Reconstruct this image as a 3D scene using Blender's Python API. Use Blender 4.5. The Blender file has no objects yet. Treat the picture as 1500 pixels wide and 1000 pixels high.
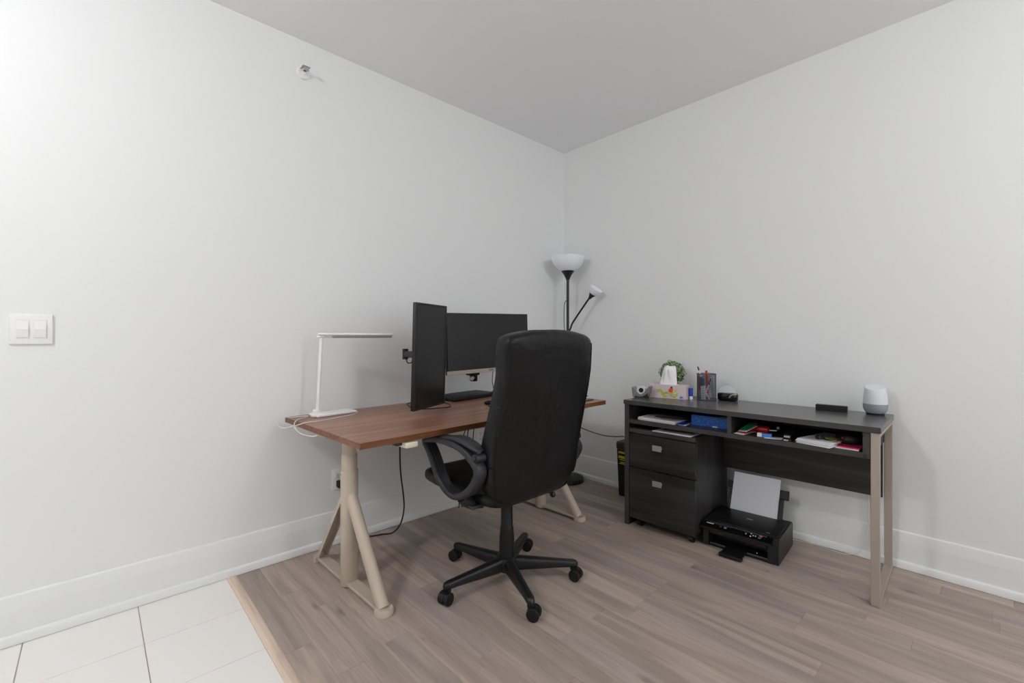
import bpy, bmesh, math, random
from mathutils import Vector, Matrix
from math import sin, cos, pi, radians as R

SC = bpy.context.scene
COL = SC.collection
random.seed(7)

# ------------------------------------------------------------------ camera
CAM = (-2.901, -2.462, 1.12)
cd = bpy.data.cameras.new('camera')
cd.sensor_width = 36.0
cd.lens = 656.54 / 1500 * 36
cd.shift_y = -4.55 / 1500
cd.clip_start = 0.05
cam = bpy.data.objects.new('camera', cd)
COL.objects.link(cam)
cam.location = CAM
cam.rotation_euler = (R(90), 0, math.atan2(0.73, 0.683) - R(90))
SC.camera = cam

# ------------------------------------------------------------------ light and exposure
SC.view_settings.view_transform = 'Standard'
SC.view_settings.look = 'None'
SC.view_settings.gamma = 1
SC.view_settings.use_curve_mapping = False
SC.view_settings.exposure = 0.03
SC.cycles.use_denoising = True
SC.cycles.max_bounces = 10
SC.cycles.diffuse_bounces = 6
w = bpy.data.worlds.new('world')
SC.world = w
w.use_nodes = True
w.node_tree.nodes['Background'].inputs[0].default_value = (0.75, 0.82, 0.9, 1)
w.node_tree.nodes['Background'].inputs[1].default_value = 0.6


def lamp(name, kind, loc, energy, color, rot=(0, 0, 0), **kw):
    l = bpy.data.lights.new(name, kind)
    l.energy = energy
    l.color = color
    for k, v in kw.items():
        setattr(l, k, v)
    o = bpy.data.objects.new(name, l)
    o.location = loc
    o.rotation_euler = rot
    COL.objects.link(o)
    return o


lamp('ceiling_lamp_light', 'POINT', (-4.1, -1.15, 2.50), 50, (0.99, 0.995, 1.0), shadow_soft_size=0.11)
lamp('ceiling_lamp_light_rear', 'POINT', (-1.3, -3.9, 2.42), 38, (0.99, 0.995, 1.0), shadow_soft_size=0.20)
# added fill light, just inside an unseen window behind the camera
lamp('window_fill_light', 'AREA', (-2.2, -5.42, 1.45), 23, (0.95, 0.98, 1.0), (R(90), 0, 0), shape='RECTANGLE', size=3.4, size_y=1.9)


# ------------------------------------------------------------------ materials
def lin(c):
    return tuple(((v / 255) / 12.92 if v / 255 <= 0.04045 else (((v / 255) + 0.055) / 1.055) ** 2.4) for v in c) + (1,)


class NT:
    def __init__(s, name):
        s.m = bpy.data.materials.new(name)
        s.m.use_nodes = True
        s.t = s.m.node_tree
        s.b = s.t.nodes['Principled BSDF']

    def n(s, typ, **kw):
        x = s.t.nodes.new(typ)
        for k, v in kw.items():
            if k.startswith('i_'):
                key = k[2:]
                x.inputs[int(key) if key.isdigit() else key].default_value = v
            else:
                setattr(x, k, v)
        return x

    def l(s, a, b):
        s.t.links.new(a, b)


def mat(name, col, rough=0.5, metal=0.0, spec=0.5, bump=0.0, bscale=60, vary=0.0, vscale=8, alpha=1, trans=0, sheen=0, coat=0):
    k = NT(name)
    b = k.b
    c = lin(col)
    b.inputs['Base Color'].default_value = c
    b.inputs['Roughness'].default_value = rough
    b.inputs['Metallic'].default_value = metal
    b.inputs['Specular IOR Level'].default_value = spec
    b.inputs['Coat Weight'].default_value = coat
    if trans:
        b.inputs['Transmission Weight'].default_value = trans
    if alpha < 1:
        b.inputs['Alpha'].default_value = alpha
    tc = k.n('ShaderNodeTexCoord')
    nz = k.n('ShaderNodeTexNoise', i_Scale=vscale, i_Detail=4.0)
    k.l(tc.outputs['Object'], nz.inputs['Vector'])
    if vary:
        mx = k.n('ShaderNodeMix', data_type='RGBA')
        mx.inputs[6].default_value = tuple(x * (1 - vary) for x in c[:3]) + (1,)
        mx.inputs[7].default_value = tuple(min(1, x * (1 + vary)) for x in c[:3]) + (1,)
        k.l(nz.outputs[0], mx.inputs[0])
        k.l(mx.outputs[2], b.inputs['Base Color'])
    if bump:
        n2 = k.n('ShaderNodeTexNoise', i_Scale=bscale, i_Detail=3.0)
        k.l(tc.outputs['Object'], n2.inputs['Vector'])
        bp = k.n('ShaderNodeBump', i_Strength=bump, i_Distance=0.01)
        k.l(n2.outputs[0], bp.inputs['Height'])
        k.l(bp.outputs[0], b.inputs['Normal'])
    return k.m


def wood(name, dark, light, axis, rough=0.4, fine=1.0, streak=0.5, spec=0.5, world=False, bump=0.05, scale=1.0):
    """streaky wood grain running along one axis; with world=True the tone also varies per object"""
    k = NT(name)
    b = k.b
    if world:
        geo = k.n('ShaderNodeNewGeometry')
        src = geo.outputs['Position']
        oi = k.n('ShaderNodeObjectInfo')
        cm = k.n('ShaderNodeCombineXYZ')
        mu = k.n('ShaderNodeMath', operation='MULTIPLY', i_1=37.0)
        k.l(oi.outputs['Random'], mu.inputs[0])
        k.l(mu.outputs[0], cm.inputs[1])
        k.l(mu.outputs[0], cm.inputs[0])
        ad = k.n('ShaderNodeVectorMath', operation='ADD')
        k.l(src, ad.inputs[0])
        k.l(cm.outputs[0], ad.inputs[1])
        src = ad.outputs[0]
    else:
        tc = k.n('ShaderNodeTexCoord')
        src = tc.outputs['Object']

    def noise(a, along, detail=4.0, dist=0.0):
        mp = k.n('ShaderNodeMapping')
        sc = [a * scale] * 3
        sc[axis] = along * scale
        mp.inputs['Scale'].default_value = sc
        k.l(src, mp.inputs['Vector'])
        nz = k.n('ShaderNodeTexNoise', i_Scale=1.0, i_Detail=detail, i_Distortion=dist)
        k.l(mp.outputs[0], nz.inputs['Vector'])
        return nz.outputs[0]
    broad = noise(12 if world else 16, 1.1, 5, 1.0)
    fineg = noise(170, 5, 3, 0.2)
    dark_n = noise(42, 3.0, 5, 1.5)
    cr = k.n('ShaderNodeValToRGB')
    cr.color_ramp.elements[0].position = 0.36
    cr.color_ramp.elements[1].position = 0.66
    cr.color_ramp.elements[0].color = lin(dark)
    cr.color_ramp.elements[1].color = lin(light)
    k.l(broad, cr.inputs[0])
    # fine fibres
    m1 = k.n('ShaderNodeMapRange')
    m1.inputs[1].default_value = 0.3
    m1.inputs[2].default_value = 0.7
    m1.inputs[3].default_value = 1 - 0.18 * fine
    m1.inputs[4].default_value = 1 + 0.14 * fine
    k.l(fineg, m1.inputs[0])
    x1 = k.n('ShaderNodeVectorMath', operation='SCALE')
    k.l(cr.outputs[0], x1.inputs[0])
    k.l(m1.outputs[0], x1.inputs[3])
    # darker streaks and checks
    m2 = k.n('ShaderNodeMapRange')
    m2.inputs[1].default_value = 0.62
    m2.inputs[2].default_value = 0.78
    m2.inputs[3].default_value = 1.0
    m2.inputs[4].default_value = 1 - streak
    k.l(dark_n, m2.inputs[0])
    x2 = k.n('ShaderNodeVectorMath', operation='SCALE')
    k.l(x1.outputs[0], x2.inputs[0])
    k.l(m2.outputs[0], x2.inputs[3])
    last = x2.outputs[0]
    if world:
        # knots
        mp = k.n('ShaderNodeMapping')
        sc = [6.0, 6.0, 6.0]
        sc[axis] = 2.2
        mp.inputs['Scale'].default_value = sc
        k.l(src, mp.inputs['Vector'])
        nd = k.n('ShaderNodeTexNoise', i_Scale=9.0, i_Detail=3.0)
        k.l(src, nd.inputs['Vector'])
        vo = k.n('ShaderNodeTexVoronoi', i_Scale=1.0)
        k.l(mp.outputs[0], vo.inputs['Vector'])
        ad2 = k.n('ShaderNodeMath', operation='MULTIPLY_ADD', i_1=0.10)
        k.l(nd.outputs[0], ad2.inputs[0])
        k.l(vo.outputs['Distance'], ad2.inputs[2])
        mk = k.n('ShaderNodeMapRange')
        mk.inputs[1].default_value = 0.075
        mk.inputs[2].default_value = 0.16
        mk.inputs[3].default_value = 0.62
        mk.inputs[4].default_value = 1.0
        k.l(ad2.outputs[0], mk.inputs[0])
        x3 = k.n('ShaderNodeVectorMath', operation='SCALE')
        k.l(last, x3.inputs[0])
        k.l(mk.outputs[0], x3.inputs[3])
        # tone of each plank: greyer or browner
        tone = k.n('ShaderNodeValToRGB')
        e = tone.color_ramp.elements
        e[0].color = (0.90, 0.90, 0.93, 1)
        e[1].color = (1.10, 1.07, 1.03, 1)
        e2 = e.new(0.5)
        e2.color = (1.02, 0.985, 0.95, 1)
        k.l(oi.outputs['Random'], tone.inputs[0])
        x4 = k.n('ShaderNodeVectorMath', operation='MULTIPLY')
        k.l(x3.outputs[0], x4.inputs[0])
        k.l(tone.outputs[0], x4.inputs[1])
        last = x4.outputs[0]
    k.l(last, b.inputs['Base Color'])
    b.inputs['Roughness'].default_value = rough
    b.inputs['Specular IOR Level'].default_value = spec
    bp = k.n('ShaderNodeBump', i_Strength=bump, i_Distance=0.004)
    k.l(fineg, bp.inputs['Height'])
    k.l(bp.outputs[0], b.inputs['Normal'])
    return k.m


M = {}
M['wall'] = mat('wall_paint', (232, 233, 233), 0.75, spec=0.25, bump=0.03, bscale=220, vary=0.006, vscale=2)
M['ceiling'] = mat('ceiling_paint', (242, 243, 244), 0.85, spec=0.2, bump=0.03, bscale=200)
M['trim'] = mat('trim_paint', (230, 231, 230), 0.6, spec=0.3, bump=0.01, bscale=90)
M['tile'] = mat('tile_glaze', (238, 234, 230), 0.35, spec=0.4, vary=0.02, vscale=3, bump=0.01, bscale=30)
M['grout'] = mat('grout', (172, 158, 150), 0.9, bump=0.1)
M['plank'] = wood('floor_laminate', (152, 139, 131), (180, 166, 156), 1, 0.45, 0.55, 0.24, 0.4, world=True)
M['strip'] = wood('threshold_oak', (196, 172, 154), (224, 202, 184), 1, 0.45, 0.6, 0.2)
M['desktop'] = wood('walnut_veneer', (132, 92, 74), (166, 122, 100), 0, 0.34, 0.8, 0.35, 0.5)
M['desk_edge'] = wood('walnut_edge', (98, 58, 34), (134, 86, 54), 0, 0.4, 1.3, 0.4, 0.4)
M['beige'] = mat('beige_powder_coat', (190, 176, 160), 0.5, spec=0.4, bump=0.02, bscale=300, vary=0.02)
M['cream'] = mat('cream_plastic', (232, 224, 200), 0.4)
M['ebony'] = wood('ebony_laminate_long', (24, 23, 23), (58, 55, 55), 0, 0.42, 1.0, 0.35, 0.45, scale=0.9)
M['ebony_v'] = wood('ebony_laminate_upright', (26, 25, 25), (60, 57, 57), 2, 0.42, 1.0, 0.35, 0.45, scale=0.9)
M['ebony_top_sheen'] = wood('ebony_laminate_top_sheen', (66, 64, 64), (98, 95, 95), 0, 0.26, 0.8, 0.25, 0.5, scale=0.9)  # ebony lightened to paint in the sheen on the top panel
M['ebony_edge'] = mat('ebony_edge_band', (58, 55, 56), 0.45, vary=0.06, vscale=30)
M['champagne'] = mat('champagne_metal', (176, 165, 152), 0.42, metal=0.35, spec=0.5, bump=0.01, bscale=200)
M['nickel'] = mat('brushed_nickel', (186, 178, 174), 0.35, metal=0.6)
M['black'] = mat('black_plastic', (20, 20, 22), 0.42, spec=0.5, bump=0.015, bscale=250)
M['black_soft'] = mat('black_satin_plastic', (14, 14, 15), 0.5, spec=0.4, bump=0.02, bscale=300)
M['black_gloss'] = mat('black_gloss_plastic', (10, 10, 11), 0.16, spec=0.5)
M['grey_plastic'] = mat('dark_grey_plastic', (36, 36, 40), 0.45, spec=0.5, bump=0.02, bscale=300)
M['leather'] = None
M['screen'] = mat('screen_panel', (12, 12, 13), 0.24, spec=0.5)
M['silver'] = mat('silver_plastic', (176, 164, 152), 0.35, metal=0.3)
M['white'] = mat('white_plastic', (236, 236, 236), 0.35, spec=0.5)
M['white_matt'] = mat('white_matt_plastic', (216, 218, 222), 0.6)
M['diffuser'] = mat('lamp_diffuser', (196, 194, 190), 0.5)
M['paper'] = mat('white_paper', (232, 232, 236), 0.8, spec=0.2)
M['paper_warm'] = mat('cream_paper', (214, 206, 186), 0.8, spec=0.2)
M['kraft'] = mat('kraft_paper', (150, 122, 92), 0.8, spec=0.2)
M['cable_black'] = mat('black_cable_rubber', (14, 13, 13), 0.5)
M['cable_white'] = mat('white_cable_rubber', (220, 218, 212), 0.5)
M['shade'] = mat('opal_shade', (240, 243, 250), 0.45, spec=0.4)
M['red'] = mat('red_plastic', (196, 28, 22), 0.35)
M['green'] = mat('green_card', (20, 110, 62), 0.5, vary=0.05, vscale=40)
M['blue'] = mat('blue_plastic', (22, 56, 170), 0.35)
M['blue_box'] = None
M['light_blue'] = mat('light_blue_card', (74, 130, 200), 0.5)
M['pink'] = mat('pink_paper', (216, 28, 96), 0.55)
M['yellow'] = mat('yellow_print', (206, 186, 30), 0.6)
M['olive'] = mat('olive_cord', (146, 132, 52), 0.7)
M['leaf'] = mat('leaf_green', (118, 142, 88), 0.5, vary=0.45, vscale=45)
M['lime'] = mat('lime_print', (178, 190, 60), 0.6)
M['bird'] = mat('orange_print', (222, 84, 44), 0.6)
M['tissue_card'] = mat('tissue_card', (212, 192, 196), 0.5, vary=0.05, vscale=20)
M['tissue'] = mat('tissue_paper', (240, 238, 240), 0.9, spec=0.1, bump=0.2, bscale=70)
M['tape_grey'] = mat('grey_dispenser', (120, 120, 122), 0.35)
M['clear'] = mat('clear_plastic', (240, 244, 246), 0.08, alpha=0.22)
M['mesh_metal'] = mat('black_mesh_wire', (84, 84, 90), 0.4, metal=0.5)
M['fabric_grey'] = mat('grey_fabric', (150, 152, 158), 0.95, spec=0.1, bump=0.15, bscale=500)
M['terracotta'] = mat('white_pot', (220, 218, 214), 0.5)
M['orange_btn'] = mat('orange_button', (224, 104, 56), 0.4)
M['teal_btn'] = mat('teal_button', (36, 110, 134), 0.4)
M['print_white'] = mat('white_print', (205, 205, 205), 0.5)
M['chrome'] = mat('chrome', (210, 210, 210), 0.15, metal=1.0)
M['dark_hole'] = mat('dark_slot', (22, 21, 21), 0.8)
M['gold'] = mat('gold_highlight', (206, 182, 140), 0.3, metal=0.5)


def leather():
    k = NT('black_leather')
    b = k.b
    b.inputs['Base Color'].default_value = lin((10, 9, 11))
    b.inputs['Roughness'].default_value = 0.40
    b.inputs['Specular IOR Level'].default_value = 0.34
    tc = k.n('ShaderNodeTexCoord')
    n1 = k.n('ShaderNodeTexNoise', i_Scale=5.0, i_Detail=3.0, i_Distortion=0.8)
    n2 = k.n('ShaderNodeTexVoronoi', i_Scale=260.0)
    k.l(tc.outputs['Object'], n1.inputs['Vector'])
    k.l(tc.outputs['Object'], n2.inputs['Vector'])
    b1 = k.n('ShaderNodeBump', i_Strength=0.35, i_Distance=0.03)
    b2 = k.n('ShaderNodeBump', i_Strength=0.06, i_Distance=0.002)
    k.l(n1.outputs[0], b1.inputs['Height'])
    k.l(n2.outputs['Distance'], b2.inputs['Height'])
    k.l(b1.outputs[0], b2.inputs['Normal'])
    k.l(b2.outputs[0], b.inputs['Normal'])
    return k.m


M['leather'] = leather()


def scribble_box():
    k = NT('blue_printed_card')
    b = k.b
    tc = k.n('ShaderNodeTexCoord')
    mp = k.n('ShaderNodeMapping')
    mp.inputs['Scale'].default_value = (60, 60, 320)
    k.l(tc.outputs['Object'], mp.inputs['Vector'])
    nz = k.n('ShaderNodeTexNoise', i_Scale=1.0, i_Detail=2.0)
    k.l(mp.outputs[0], nz.inputs['Vector'])
    cr = k.n('ShaderNodeValToRGB')
    cr.color_ramp.elements[0].position = 0.52
    cr.color_ramp.elements[1].position = 0.72
    cr.color_ramp.elements[0].color = lin((18, 84, 168))
    cr.color_ramp.elements[1].color = lin((92, 148, 212))
    k.l(nz.outputs[0], cr.inputs[0])
    k.l(cr.outputs[0], b.inputs['Base Color'])
    b.inputs['Roughness'].default_value = 0.4
    return k.m


M['blue_box'] = scribble_box()


# ------------------------------------------------------------------ mesh helpers
class MB:
    """collects shapes, then links them as one mesh object"""

    def __init__(s):
        s.bm = bmesh.new()
        s.mi = 0

    def _tag(s, faces):
        for f in faces:
            f.material_index = s.mi

    def box(s, lo, hi, bevel=0.0, seg=2, rot=None, pivot=None):
        lo, hi = Vector(lo), Vector(hi)
        r = bmesh.ops.create_cube(s.bm, size=1.0)
        vs = r['verts']
        c, d = (lo + hi) / 2, hi - lo
        for v in vs:
            v.co = Vector((v.co.x * d.x, v.co.y * d.y, v.co.z * d.z)) + c
        es = list({e for v in vs for e in v.link_edges})
        fs = set(f for v in vs for f in v.link_faces)
        s._tag(fs)
        if bevel > 0:
            r2 = bmesh.ops.bevel(s.bm, geom=es, offset=bevel, segments=seg, affect='EDGES', profile=0.5)
            s._tag(r2['faces'])
            vs = list({v for v in r2['verts']} | {v for f in fs if f.is_valid for v in f.verts})
        if rot is not None:
            p = Vector(pivot) if pivot is not None else c
            for v in vs:
                v.co = rot @ (v.co - p) + p
        return vs

    def ring_surf(s, rings, cap0=True, cap1=True, closed=True, loop=False):
        vr = [[s.bm.verts.new(p) for p in r] for r in rings]
        n = len(vr[0])
        fs = []
        m = len(vr)
        for i in range(m if loop else m - 1):
            a, b = vr[i], vr[(i + 1) % m]
            for j in range(n if closed else n - 1):
                q = [a[j], a[(j + 1) % n], b[(j + 1) % n], b[j]]
                try:
                    fs.append(s.bm.faces.new(q))
                except ValueError:
                    pass
        if cap0 and not loop:
            fs.append(s.bm.faces.new(list(reversed(vr[0]))))
        if cap1 and not loop:
            fs.append(s.bm.faces.new(vr[-1]))
        s._tag(fs)
        return vr

    def tube(s, pts, r, n=8, smooth=0, cap=True):
        pts = [Vector(p) for p in pts]
        if smooth:
            pts = catmull(pts, smooth)
        rs = r if isinstance(r, (list, tuple)) else [r] * len(pts)
        if len(rs) != len(pts):
            k = len(rs) - 1
            rs = [rs[min(k, int(i * k / (len(pts) - 1)))] for i in range(len(pts))]
        t0 = (pts[1] - pts[0]).normalized()
        up = Vector((0, 0, 1)) if abs(t0.z) < 0.9 else Vector((1, 0, 0))
        u = t0.cross(up).normalized()
        rings = []
        for i, p in enumerate(pts):
            if i == 0:
                t = t0
            elif i == len(pts) - 1:
                t = (pts[i] - pts[i - 1]).normalized()
            else:
                t = ((pts[i + 1] - p).normalized() + (p - pts[i - 1]).normalized())
                t = t.normalized() if t.length > 1e-6 else t0
            u = (u - t * u.dot(t)).normalized()
            v = t.cross(u)
            rings.append([p + (u * cos(2 * pi * k / n) + v * sin(2 * pi * k / n)) * rs[i] for k in range(n)])
        s.ring_surf(rings, cap, cap)

    def cyl(s, p0, p1, r0, r1=None, n=24):
        r1 = r0 if r1 is None else r1
        s.tube([p0, p1], [r0, r1], n)

    def lathe(s, prof, c=(0, 0, 0), n=32, cap0=True, cap1=True, mtx=None):
        c = Vector(c)
        rings = []
        for r, z in prof:
            ring = [Vector((max(r, 1e-4) * cos(2 * pi * k / n), max(r, 1e-4) * sin(2 * pi * k / n), z)) for k in range(n)]
            if mtx is not None:
                ring = [mtx @ p for p in ring]
            rings.append([p + c for p in ring])
        s.ring_surf(rings, cap0, cap1)

    def poly(s, pts):
        f = s.bm.faces.new([s.bm.verts.new(p) for p in pts])
        s._tag([f])
        return f

    def prism(s, pts, d):
        """extrude a closed polygon by the vector d"""
        d = Vector(d)
        s.ring_surf([[Vector(p) for p in pts], [Vector(p) + d for p in pts]])

    def sphere(s, c, r, seg=16, ring=10, scale=(1, 1, 1)):
        res = bmesh.ops.create_uvsphere(s.bm, u_segments=seg, v_segments=ring, radius=r)
        for v in res['verts']:
            v.co = Vector((v.co.x * scale[0], v.co.y * scale[1], v.co.z * scale[2])) + Vector(c)
        s._tag({f for v in res['verts'] for f in v.link_faces})

    def build(s, name, m, parent=None, smooth=True, angle=35, loc=None, rotz=None):
        bmesh.ops.recalc_face_normals(s.bm, faces=s.bm.faces)
        me = bpy.data.meshes.new(name)
        s.bm.to_mesh(me)
        s.bm.free()
        for mm in (m if isinstance(m, (list, tuple)) else [m]):
            me.materials.append(mm)
        if smooth:
            me.shade_smooth()
            try:
                me.set_sharp_from_angle(angle=R(angle))
            except Exception:
                pass
        o = bpy.data.objects.new(name, me)
        COL.objects.link(o)
        if parent:
            o.parent = parent
        if loc:
            o.location = loc
        if rotz is not None:
            o.rotation_euler.z = rotz
        return o


def catmull(p, k):
    out = []
    n = len(p)
    for i in range(n - 1):
        a, b, c, d = p[max(0, i - 1)], p[i], p[i + 1], p[min(n - 1, i + 2)]
        for j in range(k):
            t = j / k
            out.append(0.5 * ((2 * b) + (c - a) * t + (2 * a - 5 * b + 4 * c - d) * t * t + (3 * b - 3 * c + d - a) * t ** 3))
    out.append(p[-1])
    return out


def tag(o, label=None, cat=None, group=None, kind=None):
    if label:
        o['label'] = label
    if cat:
        o['category'] = cat
    if group:
        o['group'] = group
    if kind:
        o['kind'] = kind
    return o


def thing(name, label, cat, loc=(0, 0, 0), rotz=0, group=None):
    o = bpy.data.objects.new(name, None)
    o.empty_display_size = 0.1
    COL.objects.link(o)
    o.location = loc
    o.rotation_euler.z = rotz
    return tag(o, label, cat, group)


def sbox(name, lo, hi, m, parent=None, bevel=0.0, seg=2, smooth=True):
    b = MB()
    b.box(lo, hi, bevel, seg)
    return b.build(name, m, parent, smooth)


def superell(cx, cy, a, b, n=4.0, k=28):
    pts = []
    for i in range(k):
        t = 2 * pi * i / k
        c, s_ = cos(t), sin(t)
        pts.append((cx + a * math.copysign(abs(c) ** (2 / n), c), cy + b * math.copysign(abs(s_) ** (2 / n), s_)))
    return pts


class Frame:
    def __init__(s, o, ang):
        s.o = Vector((o[0], o[1], 0))
        s.a = R(ang)

    def w(s, x, y, z=0.0):
        return Vector((s.o.x + x * cos(s.a) - y * sin(s.a), s.o.y + x * sin(s.a) + y * cos(s.a), z))


KF = Frame((-0.548, -0.945), -88.5)     # console: x along its length, y towards the wall
DF = Frame((-2.182, -0.873), 2.0)       # desk: x along its front edge, y towards the wall

# ------------------------------------------------------------------ room
H = 2.678
XW, YB = -6.5, -5.5


def struct(o, kind='structure'):
    o['kind'] = kind
    return o


# floor slab with separate laminate planks and tiles let in
floor = struct(sbox('floor', (XW, YB, -0.12), (0.0, 0.0, -0.003), M['grout'], smooth=False))
XT = -2.405      # where the wood begins
PW = 0.0962
unit = None


def piece(name, lo, hi, top, m, meshes, bevel=0.0009):
    key = (name, round(hi[0] - lo[0], 4), round(hi[1] - lo[1], 4))
    if key not in meshes:
        b = MB()
        dx, dy = hi[0] - lo[0], hi[1] - lo[1]
        b.box((0, 0, -0.009), (dx, dy, 0), bevel, 1)
        o = b.build(name, m, floor, smooth=False)
        meshes[key] = o.data
    else:
        o = bpy.data.objects.new(name, meshes[key])
        COL.objects.link(o)
        o.parent = floor
    o.location = (lo[0], lo[1], top)
    return o


meshes = {}
known = {0: -2.528, 1: -2.31, 7: -2.265, 8: -1.945, 9: -1.945, 10: -1.444, 11: -1.444, 18: -1.522, 19: -1.237, 20: -0.94, 21: -0.94, 22: -0.543, 23: -0.357}
LENS = [0.62, 0.81, 1.02, 1.22]
ncol = 25
for c in range(ncol):
    x1 = -c * PW
    x0 = max(XT, -(c + 1) * PW)
    if x1 - x0 < 0.01:
        continue
    j = known.get(c, -random.uniform(0.2, 1.1))
    ys = [j]
    y = j
    while y < -0.25:
        y += random.choice(LENS)
        ys.append(y)
    y = j
    while y > -3.9:
        y -= random.choice(LENS)
        ys.append(y)
    ys = sorted(v for v in ys if -4.4 < v < -0.12) + [0.0]
    for a, b_ in zip(ys[:-1], ys[1:]):
        piece('plank', (x0 + 0.0002, a + 0.0003), (x1 - 0.0002, b_ - 0.0003), 0.0, M['plank'], meshes, 0.0005)
# tiles, 326 mm with 3 mm joints
TX, TY = 0.3265, 0.327
for i in range(6):
    for jn in range(10):
        x1 = -2.4445 - 0.0 - max(0, 0.318 + (i - 1) * TX) if i else -2.4445
        x0 = -2.7625 - i * TX
        y1 = -0.008 if jn == 0 else -0.3415 - (jn - 1) * TY
        y0 = -0.3415 - jn * TY
        if jn == 0:
            y1 = 0.0
        piece('tile', (x0 + 0.0015, y0 + 0.0016), (x1 - (0.0015 if i else 0), y1 - 0.0016), 0.0, M['tile'], meshes, 0.0012)
st = MB()
prof = [(-2.4445, -0.006), (-2.4445, 0.002), (-2.438, 0.0045), (-2.412, 0.0045), (-2.405, 0.001), (-2.405, -0.006)]
st.prism([(x, -4.3, z) for x, z in prof], (0, 4.3, 0))
st.build('threshold_strip', M['strip'], floor)

struct(sbox('ceiling', (XW, YB, H), (0.0, 0.0, H + 0.1), M['ceiling'], smooth=False))
struct(sbox('wall_left', (XW, 0.0, -0.12), (0.1, 0.1, H + 0.1), M['wall'], smooth=False))
struct(sbox('wall_right', (0.0, YB - 0.1, -0.12), (0.1, 0.0, H + 0.1), M['wall'], smooth=False))


def wall_with_opening(name, along, fixed, lo, hi, a0, a1, z0, z1):
    b = MB()

    def bx(p0, p1, q0, q1):
        if along == 'x':
            b.box((p0, fixed - 0.1, q0), (p1, fixed, q1))
        else:
            b.box((fixed - 0.1, p0, q0), (fixed, p1, q1))
    bx(lo, a0, -0.12, H + 0.1)
    bx(a1, hi, -0.12, H + 0.1)
    bx(a0, a1, -0.12, z0)
    bx(a0, a1, z1, H + 0.1)
    struct(b.build(name, M['wall'], smooth=False))


wall_with_opening('wall_back', 'x', YB, XW, 0.0, -3.95, -0.45, 0.45, 2.45)
struct(sbox('wall_far', (XW - 0.1, YB, -0.12), (XW, 0.0, H + 0.1), M['wall'], smooth=False))


def window(name, along, fixed, a0, a1, z0, z1):
    b = MB()
    t = 0.05
    for (p0, p1, q0, q1) in [(a0, a0 + t, z0, z1), (a1 - t, a1, z0, z1), (a0, a1, z0, z0 + t), (a0, a1, z1 - t, z1), ((a0 + a1) / 2 - t / 2, (a0 + a1) / 2 + t / 2, z0, z1)]:
        if along == 'x':
            b.box((p0, fixed - 0.08, q0), (p1, fixed - 0.03, q1))
        else:
            b.box((fixed - 0.08, p0, q0), (fixed - 0.03, p1, q1))
    o = struct(b.build(name, M['trim'], smooth=False))
    g = MB()
    if along == 'x':
        g.box((a0 + 0.02, fixed - 0.058, z0 + 0.02), (a1 - 0.02, fixed - 0.052, z1 - 0.02))
    else:
        g.box((fixed - 0.058, a0 + 0.02, z0 + 0.02), (fixed - 0.052, a1 - 0.02, z1 - 0.02))
    g.build('pane', M['clear'], o, smooth=False)
    return o


window('window_1', 'x', YB, -3.95, -0.45, 0.45, 2.45)  # unseen window, added as the opening for the fill light

# baseboards: board with a sloped cap, plus a shoe moulding along the floor
BP = [(0.0, 0.0), (0.015, 0.0), (0.015, 0.121), (0.0146, 0.124), (0.0094, 0.166), (0.0076, 0.172), (0.0045, 0.1755), (0.0, 0.177)]
SP = [(0.014, 0.0020), (0.031, 0.0020), (0.0305, 0.024), (0.027, 0.032), (0.020, 0.037), (0.014, 0.037)]
b = MB()
b.prism([(XW, -d, z) for d, z in BP], (-XW - 0.0, 0, 0))
bl = struct(b.build('baseboard_left', M['trim'], angle=20))
b = MB()
b.prism([(XW, -d, z) for d, z in SP], (-XW - 0.014, 0, 0))
b.build('shoe_moulding', M['trim'], bl, angle=25)
b = MB()
b.prism([(-d, YB, z) for d, z in BP], (0, -YB - 0.015, 0))
br = struct(b.build('baseboard_right', M['trim'], angle=20))
b = MB()
b.prism([(-d, YB, z) for d, z in SP], (0, -YB - 0.031, 0))
b.build('shoe_moulding', M['trim'], br, angle=25)

# ceiling fixture that gives the room its light (just out of frame)
for fx, fy, flab in ((-4.1, -1.15, 'round white ceiling light base near the left wall'), (-1.3, -3.9, 'round white ceiling light base behind the camera')):
    t = thing('ceiling_light', flab, 'light', (fx, fy, H))
    b = MB()
    b.lathe([(0.0, -0.0005), (0.075, -0.0005), (0.075, -0.014), (0.02, -0.024), (0.0, -0.024)])
    b.build('base', M['white'], t)
    b = MB()
    b.cyl((0, 0, -0.02), (0, 0, -0.045), 0.012)
    b.build('stem', M['white'], t)

# ------------------------------------------------------------------ large furniture: standing desk
desk = thing('standing_desk', 'wood topped standing desk on beige telescopic steel legs', 'desk', DF.w(0, 0), DF.a)
DL, DW, DT0, DT1 = 1.628, 0.79, 0.707, 0.733
b = MB()
b.box((0.001, 0.001, DT0), (DL - 0.001, DW - 0.001, DT1), 0.0015, 1)
for f in b.bm.faces:
    if abs(f.normal.z) < 0.5:
        f.material_index = 1
b.build('tabletop', [M['desktop'], M['desk_edge']], desk)


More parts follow.
